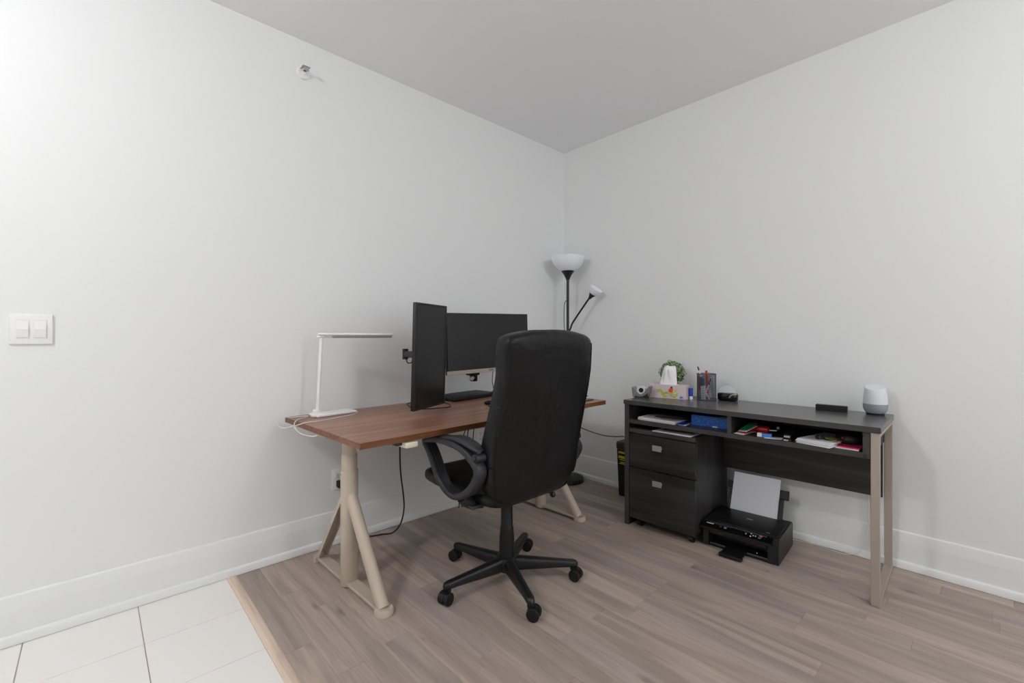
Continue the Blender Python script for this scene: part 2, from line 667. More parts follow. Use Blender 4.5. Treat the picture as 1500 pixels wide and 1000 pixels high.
def desk_leg(cx):
    s = 'leg'
    col = MB()
    col.lathe([(0.0, 0.004), (0.036, 0.004), (0.0385, 0.008), (0.0385, 0.520), (0.0365, 0.524), (0.0345, 0.524), (0.0345, 0.592), (0.033, 0.595), (0.0312, 0.595), (0.0312, 0.690), (0.0, 0.690)], (cx, 0.405, 0), 36)
    leg = col.build('leg', M['beige'], desk)
    for sy, tip in ((-1, 0.098), (1, 0.715)):
        y0, z0 = 0.405 + sy * 0.012, 0.425
        y1, z1 = tip, 0.022
        br_ = MB()
        n = 14
        # open channel: rounded outside, hollow towards the floor
        d = Vector((0, y1 - y0, z1 - z0)).normalized()
        nx = Vector((1, 0, 0))
        ny = d.cross(nx)
        if ny.z < 0:
            ny = -ny
        rings = []
        for tt in (0.0, 0.05, 0.5, 1.0):
            p = Vector((cx, y0, z0)) + Vector((0, y1 - y0, z1 - z0)) * tt
            wv = 0.024 if tt > 0.02 else 0.017
            out = [p + nx * (wv * cos(a)) + ny * (wv * 0.95 * sin(a)) for a in [pi * k / n for k in range(n + 1)]]
            inn = [p + nx * ((wv - 0.004) * cos(a)) + ny * ((wv - 0.004) * 0.95 * sin(a)) for a in [pi * k / n for k in range(n, -1, -1)]]
            low_l = p - nx * wv - ny * 0.014
            low_li = p - nx * (wv - 0.004) - ny * 0.014
            low_r = p + nx * wv - ny * 0.014
            low_ri = p + nx * (wv - 0.004) - ny * 0.014
            rings.append(out + [low_l, low_li] + inn + [low_ri, low_r])
        br_.ring_surf(rings)
        br_.build('brace', M['beige'], leg)
        cap = MB()
        # half-round end cap on the floor
        prof_ = []
        for k in range(17):
            a = pi * k / 16
            prof_.append((cx + 0.036 * cos(a), tip + sy * (0.012 + 0.030 * sin(a))))
        prof_ = [(cx + 0.036, tip - sy * 0.012)] + prof_ + [(cx - 0.036, tip - sy * 0.012)]
        ring0 = [Vector((x, y, 0.001)) for x, y in prof_]
        ring1 = [Vector((x, y, 0.020)) for x, y in prof_]
        ring2 = [Vector((cx + (x - cx) * 0.90, tip + (y - tip) * 0.90, 0.027)) for x, y in prof_]
        cap.ring_surf([ring0, ring1, ring2])
        cap.build('foot_cap', M['beige'], leg)
    bar = MB()
    bar.box((cx - 0.026, 0.11, 0.012), (cx + 0.026, 0.70, 0.026), 0.002, 1)
    bar.build('floor_bar', M['beige'], leg)
    pl = MB()
    pl.box((cx - 0.035, 0.06, 0.690), (cx + 0.035, 0.73, 0.7068), 0.002, 1)
    pl.build('mounting_plate', M['beige'], leg)


desk_leg(0.150)
desk_leg(1.478)
b = MB()
b.box((0.186, 0.33, 0.672), (1.442, 0.36, 0.7065), 0.002, 1)
b.box((0.186, 0.45, 0.672), (1.442, 0.48, 0.7065), 0.002, 1)
b.build('crossbeam', M['beige'], desk)
# lifting control under the front edge
b = MB()
b.box((0.17, 0.03, 0.687), (0.225, 0.10, 0.7065), 0.003)
ctl = b.build('control_unit', M['grey_plastic'], desk)
b = MB()
b.box((0.195, 0.000, 0.678), (0.252, 0.07, 0.702), 0.005)
pd = b.build('paddle', M['cream'], ctl)
tag(pd, 'cream height control paddle')

# ------------------------------------------------------------------ console desk
con = thing('console_desk', 'dark ebony console desk with open shelves and champagne metal leg frame', 'desk', KF.w(0, 0), KF.a)
CW, CDp = 1.205, 0.46
ed = M['ebony_edge']


def board(name, lo, hi, m, front=True, parent=con):
    b = MB()
    b.box(lo, hi, 0.001, 1)
    for f in b.bm.faces:
        if f.normal.y < -0.5:
            f.material_index = 1
    return b.build(name, [m, ed if front else m], parent)


board('top_panel', (-0.003, -0.008, 0.725), (CW + 0.002, CDp, 0.750), M['ebony_top_sheen'])
board('side_panel', (0.0, 0.0, 0.001), (0.029, CDp, 0.725), M['ebony_v'])
board('shelf', (0.029, 0.002, 0.612), (1.159, CDp - 0.02, 0.636), M['ebony'])
board('divider', (0.594, 0.003, 0.636), (0.614, CDp - 0.02, 0.725), M['ebony_v'])
board('end_panel', (1.145, 0.002, 0.612), (1.171, CDp - 0.001, 0.725), M['ebony_v'])
board('shelf_back', (0.029, CDp - 0.02, 0.612), (1.145, CDp - 0.004, 0.725), M['ebony'], False)
board('modesty_panel', (0.029, CDp - 0.06, 0.352), (1.170, CDp - 0.044, 0.612), M['ebony'], False)
# closed metal frame carrying the right end
lf = MB()
fx0, fx1 = 1.172, 1.203
lf.box((fx0, 0.0, 0.001), (fx1, 0.018, 0.7248), 0.0015, 1)
lf.box((fx0, CDp - 0.020, 0.001), (fx1, CDp - 0.002, 0.7248), 0.0015, 1)
lf.box((fx0, 0.018, 0.001), (fx1, CDp - 0.020, 0.019), 0.0015, 1)
lf.box((fx0, 0.018, 0.706), (fx1, CDp - 0.020, 0.7248), 0.0015, 1)
tag(lf.build('leg_frame', M['champagne'], con), 'champagne metal leg frame')

# rolling file cabinet under the console
cab = thing('file_cabinet', 'dark ebony two-drawer rolling file cabinet under the console desk', 'cabinet', KF.w(0, 0), KF.a)
CX0, CX1, CZ0 = 0.033, 0.432, 0.052
board('cabinet_top', (CX0, -0.001, 0.560), (CX1, 0.455, 0.584), M['ebony'], True, cab)
board('carcass', (CX0, 0.018, CZ0 + 0.006), (CX1, 0.455, 0.560), M['ebony_v'], False, cab)
for z0, z1 in ((0.357, 0.553), (0.050, 0.351)):
    d = board('drawer', (CX0 + 0.001, 0.0, z0), (CX1 - 0.001, 0.0178, z1), M['ebony'], False, cab)
    b = MB()
    zc = 0.493 if z0 > 0.3 else 0.290
    b.box((0.191, -0.020, zc - 0.016), (0.246, -0.016, zc + 0.016), 0.001, 1)
    b.box((0.196, -0.017, zc - 0.006), (0.241, 0.0005, zc + 0.006))
    tag(b.build('handle', M['nickel'], d), 'square brushed nickel handle')
for cx, cy in ((0.085, 0.045), (0.395, 0.045), (0.085, 0.41), (0.395, 0.41)):
    b = MB()
    b.box((cx - 0.022, cy - 0.020, 0.040), (cx + 0.022, cy + 0.022, 0.058), 0.002, 1)
    b.box((cx - 0.016, cy - 0.012, 0.012), (cx - 0.012, cy + 0.018, 0.045))
    b.box((cx + 0.012, cy - 0.012, 0.012), (cx + 0.016, cy + 0.018, 0.045))
    c_ = b.build('caster', M['black_soft'], cab)
    b = MB()
    b.cyl((cx - 0.0115, cy, 0.0215), (cx + 0.0115, cy, 0.0215), 0.021, n=20)
    b.build('wheel', M['black_soft'], c_)

# ------------------------------------------------------------------ office chair
chair = thing('office_chair', 'black leather high-back office chair with plastic loop armrests on five-star base', 'chair', (-1.496, -0.925, 0))


def loft_back():
    b = MB()
    # z, centre x, back y, depth, half width
    S = [(0.436, -0.004, -0.185, 0.05, 0.130), (0.447, -0.004, -0.200, 0.075, 0.190), (0.478, -0.005, -0.210, 0.09, 0.240),
         (0.53, -0.006, -0.219, 0.10, 0.262), (0.60, -0.008, -0.226, 0.108, 0.270), (0.70, -0.008, -0.240, 0.105, 0.275),
         (0.80, -0.005, -0.261, 0.098, 0.273), (0.90, -0.006, -0.287, 0.095, 0.268), (0.98, -0.010, -0.307, 0.098, 0.263),
         (1.05, -0.020, -0.322, 0.105, 0.260), (1.095, -0.026, -0.331, 0.105, 0.257), (1.118, -0.030, -0.331, 0.10, 0.247),
         (1.134, -0.030, -0.325, 0.085, 0.225), (1.146, -0.030, -0.312, 0.055, 0.165)]
    rings = []
    for z, cx, yb, d, hw in S:
        n = 5.0 if 0.5 < z < 1.12 else 3.5
        crown = 0.010 * (1 if z > 1.1 else 0)
        pts = superell(cx, yb + d / 2, hw, d / 2, n, 44)
        rings.append([Vector((x, y - 0.014 * max(0, 1 - ((x - cx) / hw) ** 2) * (1 if y < yb + d / 2 else 0.2), z + crown * (1 - ((x - cx) / hw) ** 2))) for x, y in pts])
    # refine between sections with a smooth curve
    fine = []
    for j in range(len(rings[0])):
        fine.append(catmull([r[j] for r in rings], 3))
    rings = [[fine[j][i] for j in range(len(fine))] for i in range(len(fine[0]))]
    b.ring_surf(rings)
    return b.build('backrest', M['leather'], chair, angle=70), S


back, S = loft_back()


def back_at(z):
    for a, c in zip(S[:-1], S[1:]):
        if a[0] <= z <= c[0]:
            t = (z - a[0]) / (c[0] - a[0])
            return [a[k] + (c[k] - a[k]) * t for k in range(5)]
    return S[-1]


b = MB()
for sx in (-1, 1):
    pts = []
    for k in range(26):
        z = 0.50 + (1.098 - 0.50) * k / 25
        _, cx, yb, d, hw = back_at(z)
        pts.append((cx + sx * hw * 0.945, yb + d * 0.105 - 0.0015, z))
    b.tube(pts, 0.0032, 6)
    b.build('piping', M['leather'], back)
    b = MB()
pts = []
for k in range(25):
    u = -1 + 2 * k / 24
    z = 1.098 + 0.012 * (1 - u * u)
    _, cx, yb, d, hw = back_at(min(z, 1.10))
    pts.append((cx + u * hw * 0.93, yb + 0.005 - 0.013 * (1 - u * u) + (0.004 if abs(u) > 0.95 else 0), z))
b.tube(pts, 0.0032, 6)
b.build('piping', M['leather'], back)
# side panels sewn between the front and back of the backrest, with a fold half way up
for sx in (-1, 1):
    for zz in (0.853, 0.610):
        _, cx, yb, d, hw = back_at(zz)
        pts = []
        for k in range(9):
            y = yb + d * (0.10 + 0.75 * k / 8)
            pts.append((cx + sx * (hw - 0.001), y, zz + 0.004 * sin(k)))
        b = MB()
        b.tube(pts, 0.0022, 6)
        b.build('seam', M['leather'], back)

b = MB()
SS = [(-0.185, 0.462, 0.030, 0.205), (-0.17, 0.464, 0.042, 0.240), (-0.10, 0.462, 0.046, 0.252), (0.0, 0.462, 0.046, 0.256),
      (0.12, 0.464, 0.046, 0.256), (0.22, 0.468, 0.046, 0.254), (0.29, 0.470, 0.044, 0.248), (0.325, 0.468, 0.038, 0.238), (0.343, 0.463, 0.026, 0.215), (0.350, 0.459, 0.012, 0.17)]
rings = []
for y, zc, ht, hw in SS:
    pts = superell(0, zc, hw, ht, 3.6, 40)
    rings.append([Vector((x, y, z - 0.010 * max(0, 1 - (x / hw) ** 2) * (1 if z > zc else 0))) for x, z in pts])
fine = [catmull([r[j] for r in rings], 3) for j in range(len(rings[0]))]
rings = [[fine[j][i] for j in range(len(fine))] for i in range(len(fine[0]))]
b.ring_surf(rings)
b.build('seat', M['leather'], chair, angle=70)
b = MB()
b.box((-0.20, -0.04, 0.404), (0.20, 0.22, 0.421), 0.006)
b.box((-0.060, -0.05, 0.362), (0.060, 0.14, 0.406), 0.010)
mech = b.build('tilt_mechanism', M['black_soft'], chair)
b = MB()
b.tube([(0.07, 0.06, 0.372), (0.22, 0.065, 0.366), (0.33, 0.075, 0.318), (0.395, 0.078, 0.288)], 0.005, 8, 4)
b.build('lever', M['black'], mech)
b = MB()
b.sphere((0.407, 0.078, 0.279), 0.016)
b.build('lever_knob', M['grey_plastic'], mech)

ARM = [(0.191, 0.663), (0.133, 0.679), (0.074, 0.686), (0.018, 0.685), (-0.056, 0.678), (-0.113, 0.658), (-0.156, 0.632), (-0.179, 0.603), (-0.168, 0.567),
       (-0.132, 0.521), (-0.075, 0.484), (-0.023, 0.470), (0.032, 0.481), (0.071, 0.508), (0.103, 0.546), (0.129, 0.587), (0.160, 0.628)]


def armrest(sx):
    x = sx * (0.304 if sx < 0 else 0.294)
    n = len(ARM)
    P3 = [Vector((0, a, c)) for a, c in ARM]
    ext = P3[-1:] + P3 + P3[:2]
    pts = []
    for i in range(n):
        p0, p1, p2, p3 = (P3[(i - 1) % n], P3[i], P3[(i + 1) % n], P3[(i + 2) % n])
        for j in range(3):
            t_ = j / 3
            pts.append(0.5 * ((2 * p1) + (p2 - p0) * t_ + (2 * p0 - 5 * p1 + 4 * p2 - p3) * t_ * t_ + (3 * p1 - 3 * p2 + p3 - p0) * t_ ** 3))
    m = len(pts)
    rings = []
    for i in range(m):
        t_ = (pts[(i + 1) % m] - pts[i - 1]).normalized()
        nn = Vector((0, -t_.z, t_.y))
        p = pts[i]
        front = 1.0 if p.y > 0.05 and p.z > 0.5 else 0.0
        hw = 0.026 + 0.003 * front
        th = 0.0150 + (0.002 if p.y < -0.1 else 0)
        rings.append([Vector((x, p.y, p.z)) + Vector((1, 0, 0)) * a + nn * c for a, c in
                      [(px, py) for px, py in superell(0, 0, hw, th, 4.0, 16)]])
    b = MB()
    b.ring_surf(rings, loop=True)
    a_ = b.build('armrest', M['grey_plastic'], chair, angle=50)
    b = MB()
    PD = [(0.125, 0.695, 0.015, 0.004), (0.10, 0.700, 0.022, 0.008), (0.04, 0.707, 0.028, 0.011), (-0.04, 0.708, 0.030, 0.012), (-0.10, 0.701, 0.030, 0.012), (-0.145, 0.690, 0.028, 0.011), (-0.172, 0.682, 0.020, 0.007), (-0.18, 0.680, 0.010, 0.003)]
    rr = []
    for y, z, hw, ht in PD:
        z = min(z, 0.702 if y > 0.03 else 0.8)
        rr.append([Vector((x - sx * 0.004 + u, y, z + v)) for u, v in superell(0, 0, hw, ht * (0.5 if y > 0.03 else 1), 3, 20)])
    f2 = [catmull([r[j] for r in rr], 3) for j in range(20)]
    b.ring_surf([[f2[j][i] for j in range(20)] for i in range(len(f2[0]))])
    b.build('arm_pad', M['grey_plastic'], a_, angle=60)
    b = MB()
    b.cyl((x + sx * 0.022, -0.166, 0.652), (x + sx * 0.028, -0.166, 0.652), 0.012, 0.009, 18)
    b.cyl((x + sx * 0.020, -0.168, 0.652), (sx * 0.258, -0.172, 0.652), 0.0175, 0.019, 20)
    b.build('pivot', M['grey_plastic'], a_)
    b = MB()
    b.box((min(x - sx * 0.02, sx * 0.16), -0.105, 0.424), (max(x - sx * 0.02, sx * 0.16), -0.015, 0.438), 0.004)
    b.tube([(x, -0.060, 0.470), (x - sx * 0.035, -0.062, 0.440), (x - sx * 0.10, -0.065, 0.424)], 0.022, 12, 4)
    b.build('seat_bracket', M['grey_plastic'], a_)
    # ribs on the inner face of the front upright
    for off in (-0.012, 0.0, 0.012):
        b = MB()
        b.tube([(x + off, 0.163 - 0.012, 0.655), (x + off, 0.140 - 0.012, 0.625), (x + off, 0.112 - 0.012, 0.585), (x + off, 0.092 - 0.013, 0.555)], 0.0022, 6)
        b.build('rib', M['grey_plastic'], a_)


armrest(-1)
armrest(1)
b = MB()
b.lathe([(0.0, 0.085), (0.036, 0.085), (0.0345, 0.20), (0.031, 0.235), (0.031, 0.245), (0.028, 0.25), (0.027, 0.36), (0.0, 0.36)], n=28)
b.build('gas_column', M['black_soft'], chair)
b = MB()
b.lathe([(0.0, 0.050), (0.042, 0.050), (0.046, 0.056), (0.050, 0.100), (0.046, 0.112), (0.038, 0.117), (0.0, 0.117)], n=28)
base = b.build('base_hub', M['black'], chair)
TIPS = [(-0.333, 0.038), (-0.140, -0.303), (0.242, -0.230), (-0.062, 0.338), (0.295, 0.158)]
a0 = math.atan2(TIPS[0][1], TIPS[0][0])
SWIV = [R(20), R(62), R(-15), R(-60), R(40)]
for k in range(5):
    ang = a0 + 2 * pi * k / 5
    d = Vector((cos(ang), sin(ang), 0))
    nn = Vector((-sin(ang), cos(ang), 0))
    b = MB()
    rings = []
    for r_, hw, zb, zt in ((0.030, 0.026, 0.052, 0.113), (0.06, 0.025, 0.050, 0.1115), (0.16, 0.021, 0.054, 0.103), (0.27, 0.0180, 0.060, 0.094), (0.305, 0.0180, 0.060, 0.091), (0.322, 0.0135, 0.061, 0.087), (0.329, 0.006, 0.063, 0.080)):
        q = superell(0, (zb + zt) / 2, hw, (zt - zb) / 2, 3.2, 20)
        rings.append([d * r_ + nn * u + Vector((0, 0, z)) for u, z in q])
    b.ring_surf(rings)
    b.build('base_arm', M['black'], chair, angle=60)
    tipc = d * 0.308
    b = MB()
    b.cyl(tipc + Vector((0, 0, 0.048)), tipc + Vector((0, 0, 0.0615)), 0.014, n=16)
    sw = a0 + SWIV[k] + k * 1.1
    f = Vector((cos(sw), sin(sw), 0))
    sd = Vector((-sin(sw), cos(sw), 0))
    wc = tipc + f * 0.014
    hood = []
    for tt in range(9):
        a = -0.2 + (pi + 0.2) * tt / 8
        hood.append(wc + f * (0.0285 * cos(a)) + Vector((0, 0, 0.027 + 0.0285 * sin(a))))
    rings = [[p + sd * 0.007 for p in hood] + [wc + sd * 0.007 - f * 0.02 + Vector((0, 0, 0.027))],
             [p - sd * 0.007 for p in hood] + [wc - sd * 0.007 - f * 0.02 + Vector((0, 0, 0.027))]]
    b.ring_surf(rings)
    c_ = b.build('caster', M['black_soft'], chair)
    for sg in (-1, 1):
        b = MB()
        ring = []
        for (u, r_) in ((0.008, 0.0), (0.008, 0.0262), (0.0225, 0.0268), (0.0245, 0.025), (0.0245, 0.012), (0.026, 0.0)):
            ring.append([wc + sd * (sg * u) + f * (max(r_, 1e-4) * cos(2 * pi * j / 22)) + Vector((0, 0, 0.0272 + max(r_, 1e-4) * sin(2 * pi * j / 22))) for j in range(22)])
        b.ring_surf(ring)
        b.build('wheel', M['black_soft'], c_)

# ------------------------------------------------------------------ monitors on a double arm
def rot_axes(xa, za):
    x = Vector(xa).normalized()
    z = Vector(za)
    z = (z - x * z.dot(x)).normalized()
    y = z.cross(x)
    return Matrix((x, y, z)).transposed()


def monitor(name, label, origin, xa, za, W, Hh, chin, port=False):
    """origin = lower left corner of the front; x across, z up, y to the back"""
    mtx = rot_axes(xa, za).to_4x4()
    t = thing(name, label, 'monitor', origin)
    t.rotation_euler = mtx.to_euler()
    b = MB()
    b.box((0, 0.004, 0), (W, 0.020, Hh), 0.003)
    b.box((W * 0.18, 0.018, Hh * 0.18), (W * 0.82, 0.042, Hh * 0.82), 0.012)
    b.build('housing', M['black'], t)
    b = MB()
    m_ = 0.004
    if chin:
        b.box((m_, 0.000, chin), (W - m_, 0.0055, Hh - m_), 0.0008, 1)
    else:
        b.box((0.016, 0.002, 0.010), (W - 0.010, 0.0055, Hh - 0.010), 0.0008, 1)
    tag(b.build('screen', M['screen'], t), 'dark switched-off screen')
    if chin:
        b = MB()
        b.box((0.0, -0.001, 0.0), (W, 0.006, chin), 0.001, 1)
        tag(b.build('lower_bezel', M['silver'], t), 'silver lower bezel')
        b = MB()
        for k in range(4):
            b.box((W * 0.5 - 0.016 + k * 0.0085, -0.0014, chin * 0.35), (W * 0.5 - 0.0105 + k * 0.0085, -0.0008, chin * 0.65))
        b.build('maker_mark', M['grey_plastic'], t, smooth=False)
    else:
        b = MB()
        for (lo, hi) in (((0, 0, 0), (0.0155, 0.005, Hh)), ((W - 0.0095, 0, 0), (W, 0.005, Hh)), ((0.0155, 0, 0), (W - 0.0095, 0.005, 0.0095)), ((0.0155, 0, Hh - 0.0095), (W - 0.0095, 0.005, Hh))):
            b.box(lo, hi, 0.0006, 1)
        b.build('bezel', M['black'], t)
    return t, mtx


m1o = Vector((-1.757, -0.537, 0.762))
m1x = (0.272, 0.132, 0)
m1z = (0.010, -0.012, 0.53)
mon1, mm1 = monitor('portrait_monitor', 'black monitor turned upright in portrait on its arm', m1o, m1x, m1z, 0.303, 0.535, 0)
m2o = Vector((-1.468, -0.408, 0.914))
m2x = (0.622, -0.020, 0.015)
m2z = (-0.006, 0.004, 0.345)
mon2, mm2 = monitor('widescreen_monitor', 'wide black monitor with thin silver lower bezel behind the chair', m2o, m2x, m2z, 0.622, 0.348, 0.022)

# double arm: post at the back of the desk, hidden for the most part
MP = (-0.72, -0.078, DT1)
ma = thing('monitor_stand', 'black double-jointed monitor stand reaching out left of the portrait monitor', 'monitor stand', MP)
b = MB()
b.box((-0.05, -0.045, 0.0), (0.05, 0.05, 0.012), 0.003)
b.box((-0.03, 0.036, -0.05), (0.03, 0.048, 0.006), 0.002)
b.box((-0.03, -0.02, -0.052), (0.03, 0.048, -0.044), 0.002)
b.build('clamp', M['black'], ma)
b = MB()
b.cyl((0, 0, 0.010), (0, 0, 0.33), 0.0175)
b.build('post', M['black'], ma)


def bar(parent, name, p0, p1, hw, hh, m):
    p0, p1 = Vector(p0), Vector(p1)
    d = (p1 - p0).normalized()
    s_ = d.cross(Vector((0, 0, 1))).normalized()
    u = s_.cross(d)
    rings = []
    L = (p1 - p0).length
    for tt, k in ((-0.010, 0.55), (0.0, 0.9), (0.012, 1), (L - 0.012, 1), (L, 0.9), (L + 0.010, 0.55)):
        rings.append([p0 + d * tt + s_ * a + u * c for a, c in superell(0, 0, hw * k, hh, 4, 16)])
    b = MB()
    b.ring_surf(rings)
    return b.build(name, m, parent)


def rel(v):
    return Vector(v) - Vector(MP)


# arm to the portrait monitor: long link to an elbow left of it, short link back to its rear
e1 = rel((-1.630, -0.235, 1.030))
bar(ma, 'arm_link', (0, 0, 0.290), e1, 0.014, 0.019, M['grey_plastic'])
c1 = m1o + (mm1.to_3x3() @ Vector((0.150, 0.062, 0.27)))
bar(ma, 'arm_link', e1 + Vector((0, 0, 0.002)), rel(c1), 0.013, 0.017, M['grey_plastic'])
b = MB()
b.cyl(e1 + Vector((0, 0, -0.026)), e1 + Vector((0, 0, 0.032)), 0.016)
b.build('joint', M['black'], ma)
b = MB()
b.cyl(Vector((0, 0, 0.262)), Vector((0, 0, 0.318)), 0.024)
b.build('joint', M['black'], ma)
b = MB()
b.tube([e1 + Vector((0.004, -0.004, -0.024)), e1 + Vector((0.01, -0.006, -0.045)), e1 + Vector((0.03, -0.01, -0.046)), e1 + Vector((0.045, -0.012, -0.022))], 0.003, 6, 4)
b.build('cable_clip', M['black'], ma)
b = MB()
b.box((-0.05, -0.006, -0.05), (0.05, 0.006, 0.05), 0.002, 1)
b.box((-0.016, 0.004, -0.02), (0.016, 0.020, 0.02), 0.003, 1)
pl = b.build('mounting_plate', M['black'], ma)
pl.rotation_euler = mm1.to_euler()
pl.location = rel(m1o + (mm1.to_3x3() @ Vector((0.150, 0.049, 0.27))))
b = MB()
b.box((-0.05, -0.006, -0.05), (0.05, 0.006, 0.05), 0.002, 1)
b.box((-0.016, 0.004, -0.02), (0.016, 0.035, 0.02), 0.003, 1)
pl2 = b.build('mounting_plate', M['black'], ma)
pl2.rotation_euler = mm2.to_euler()
c2 = m2o + (mm2.to_3x3() @ Vector((0.31, 0.049, 0.17)))
pl2.location = rel(c2)
e2 = rel((-1.155, -0.235, 0.900))
b = MB()
b.tube([rel(m2o + (mm2.to_3x3() @ Vector((0.31, 0.085, 0.17)))), rel((-1.157, -0.290, 0.97)), e2 + Vector((0, -0.01, 0.02))], 0.020, 12, 3)
b.box(e2 + Vector((-0.042, -0.022, -0.012)), e2 + Vector((0.042, 0.022, 0.018)), 0.008)
b.box(e2 + Vector((-0.012, -0.018, -0.050)), e2 + Vector((0.026, 0.018, -0.008)), 0.006)
b.build('tilt_head', M['black_soft'], ma)
b = MB()
b.box(e2 + Vector((-0.026, -0.020, -0.046)), e2 + Vector((-0.004, 0.000, -0.016)), 0.004, rot=Matrix.Rotation(R(35), 3, 'Y'))
tag(b.build('joint_cover', M['nickel'], ma), 'silver joint cover')
bar(ma, 'arm_link', (0, 0, 0.235), rel((-1.157, -0.262, 0.975)), 0.014, 0.019, M['grey_plastic'])

# things on the desk ---------------------------------------------------------
slab = thing('laptop_dock', 'flat black slab-like box lying under the wide monitor', 'electronics', DF.w(0.90, 0.60, DT1), DF.a + R(6))
b = MB()
b.box((0.0, 0.0, 0.004), (0.40, 0.20, 0.026), 0.004)
b.build('case', M['black_soft'], slab)
for x in (0.03, 0.37):
    for y in (0.03, 0.17):
        b = MB()
        b.cyl((x, y, 0.0), (x, y, 0.006), 0.010, n=14)
        b.build('rubber_foot', M['black_soft'], slab)

kb = thing('keyboard', 'black keyboard mostly hidden behind the chair back', 'keyboard', DF.w(0.972, 0.275, DT1), DF.a)
b = MB()
b.box((0, 0, 0.006), (0.43, 0.135, 0.016), 0.003)
b.box((0.0, 0.105, 0.000), (0.43, 0.130, 0.010), 0.002)
b.box((0.0, 0.004, 0.000), (0.43, 0.016, 0.008), 0.002)
b.build('body', M['black_soft'], kb)
b = MB()
for r_ in range(5):
    for c in range(15):
        b.box((0.008 + c * 0.0277, 0.012 + r_ * 0.0225, 0.0155), (0.031 + c * 0.0277, 0.031 + r_ * 0.0225, 0.0225), 0.0015, 1)
tag(b.build('keys', M['black'], kb), kind='stuff')

tb = thing('tablet', 'thin dark grey tablet lying flat at the right end of the wooden desk', 'tablet', DF.w(1.36, 0.05, DT1), DF.a + R(2))
b = MB()
b.box((0, 0, 0), (0.22, 0.15, 0.006), 0.002)
b.build('case', M['grey_plastic'], tb)
b = MB()
b.box((0.010, 0.010, 0.0058), (0.210, 0.140, 0.0068))
b.build('display', M['screen'], tb)

# white desk lamp
lb = DF.w(0.205, 0.705, DT1)
dl = thing('desk_lamp', 'white slim folding desk lamp at the left end of the wooden desk', 'lamp', lb, DF.a + R(4))
b = MB()
b.box((-0.105, -0.052, 0.0), (0.105, 0.052, 0.013), 0.005, 3)
b.box((-0.118, -0.035, 0.001), (-0.100, 0.000, 0.012), 0.004, 2)
b.build('base', M['white'], dl)
b = MB()
rings = []
for tt, (cx, cz) in enumerate(((-0.072, 0.018), (-0.066, 0.12), (-0.052, 0.40))):
    rings.append([Vector((cx + a, 0.022 + c, cz)) for a, c in superell(0, 0, 0.0065, 0.012, 3, 14)])
b.ring_surf(rings)
b.build('post', M['white'], dl)
b = MB()
b.cyl((-0.076, 0.003, 0.018), (-0.076, 0.041, 0.018), 0.012, n=18)
b.box((-0.084, 0.006, 0.010), (-0.052, 0.038, 0.020), 0.004)
b.build('hinge', M['white'], dl)
b = MB()
hr = Matrix.Rotation(R(-27), 3, 'Z') @ Matrix.Rotation(R(-20), 3, 'X')
hp = Vector((-0.052, 0.022, 0.402))
b.box((-0.068, -0.002, 0.398), (0.300, 0.046, 0.407), 0.0035, rot=hr, pivot=hp)
b.box((-0.072, 0.006, 0.391), (-0.040, 0.038, 0.402), 0.004)
hd = b.build('head', M['white'], dl)
b = MB()
b.box((0.0, 0.001, 0.3955), (0.296, 0.043, 0.3985), 0.001, 1, rot=hr, pivot=hp)
tag(b.build('diffuser', M['diffuser'], hd), 'grey underside diffuser strip')


def cable(name, pts, r, m, label, sm=6, n=7, group=None):
    b = MB()
    b.tube(pts, r, n, sm)
    return tag(b.build(name, m), label, 'cable', group)


z = DT1 + 0.0035
cable('charging_cable', [DF.w(0.076, 0.69, z + 0.004), DF.w(0.04, 0.665, z + 0.002), DF.w(0.006, 0.64, z), DF.w(-0.018, 0.61, z - 0.010), DF.w(-0.022, 0.58, 0.705),
                         DF.w(-0.014, 0.52, 0.690), DF.w(0.000, 0.44, 0.692), DF.w(0.02, 0.42, 0.698)], 0.0022, M['cable_white'], 'white cable running from the lamp base over the desk end')
cable('charging_cable', [DF.w(0.320, 0.73, z + 0.002), DF.w(0.312, 0.655, z), DF.w(0.25, 0.60, z), DF.w(0.16, 0.57, z), DF.w(0.08, 0.545, z), DF.w(0.010, 0.545, z), DF.w(-0.035, 0.565, 0.724), DF.w(-0.066, 0.62, 0.712), DF.w(-0.06, 0.70, 0.722), DF.w(-0.02, 0.745, z + 0.001), DF.w(0.02, 0.735, z), DF.w(0.076, 0.705, z + 0.004)],
      0.0020, M['cable_white'], 'white cable looping off the left end of the wooden desk')
zz = DT1 + 0.003
cable('monitor_cable', [Vector((-1.30, -0.12, zz)), Vector((-1.35, -0.19, zz)), Vector((-1.385, -0.31, zz)), Vector((-1.44, -0.385, zz)), Vector((-1.53, -0.375, zz)), Vector((-1.61, -0.33, zz)), Vector((-1.600, -0.235, zz)), Vector((-1.548, -0.115, zz)), Vector((-1.48, -0.085, zz)), Vector((-1.40, -0.10, zz + 0.0062))],
      0.0028, M['cable_black'], 'black cable coiled on the desk under the portrait monitor')
cable('monitor_cable', [Vector((-1.075, -0.345, 0.935)), Vector((-1.078, -0.338, 0.90)), Vector((-1.075, -0.33, 0.85)), Vector((-1.05, -0.31, 0.79)), Vector((-1.10, -0.29, 0.765)), Vector((-1.20, -0.245, 0.7652))],
      0.0026, M['cable_black'], 'thin black cable hanging from the wide monitor to the slab')

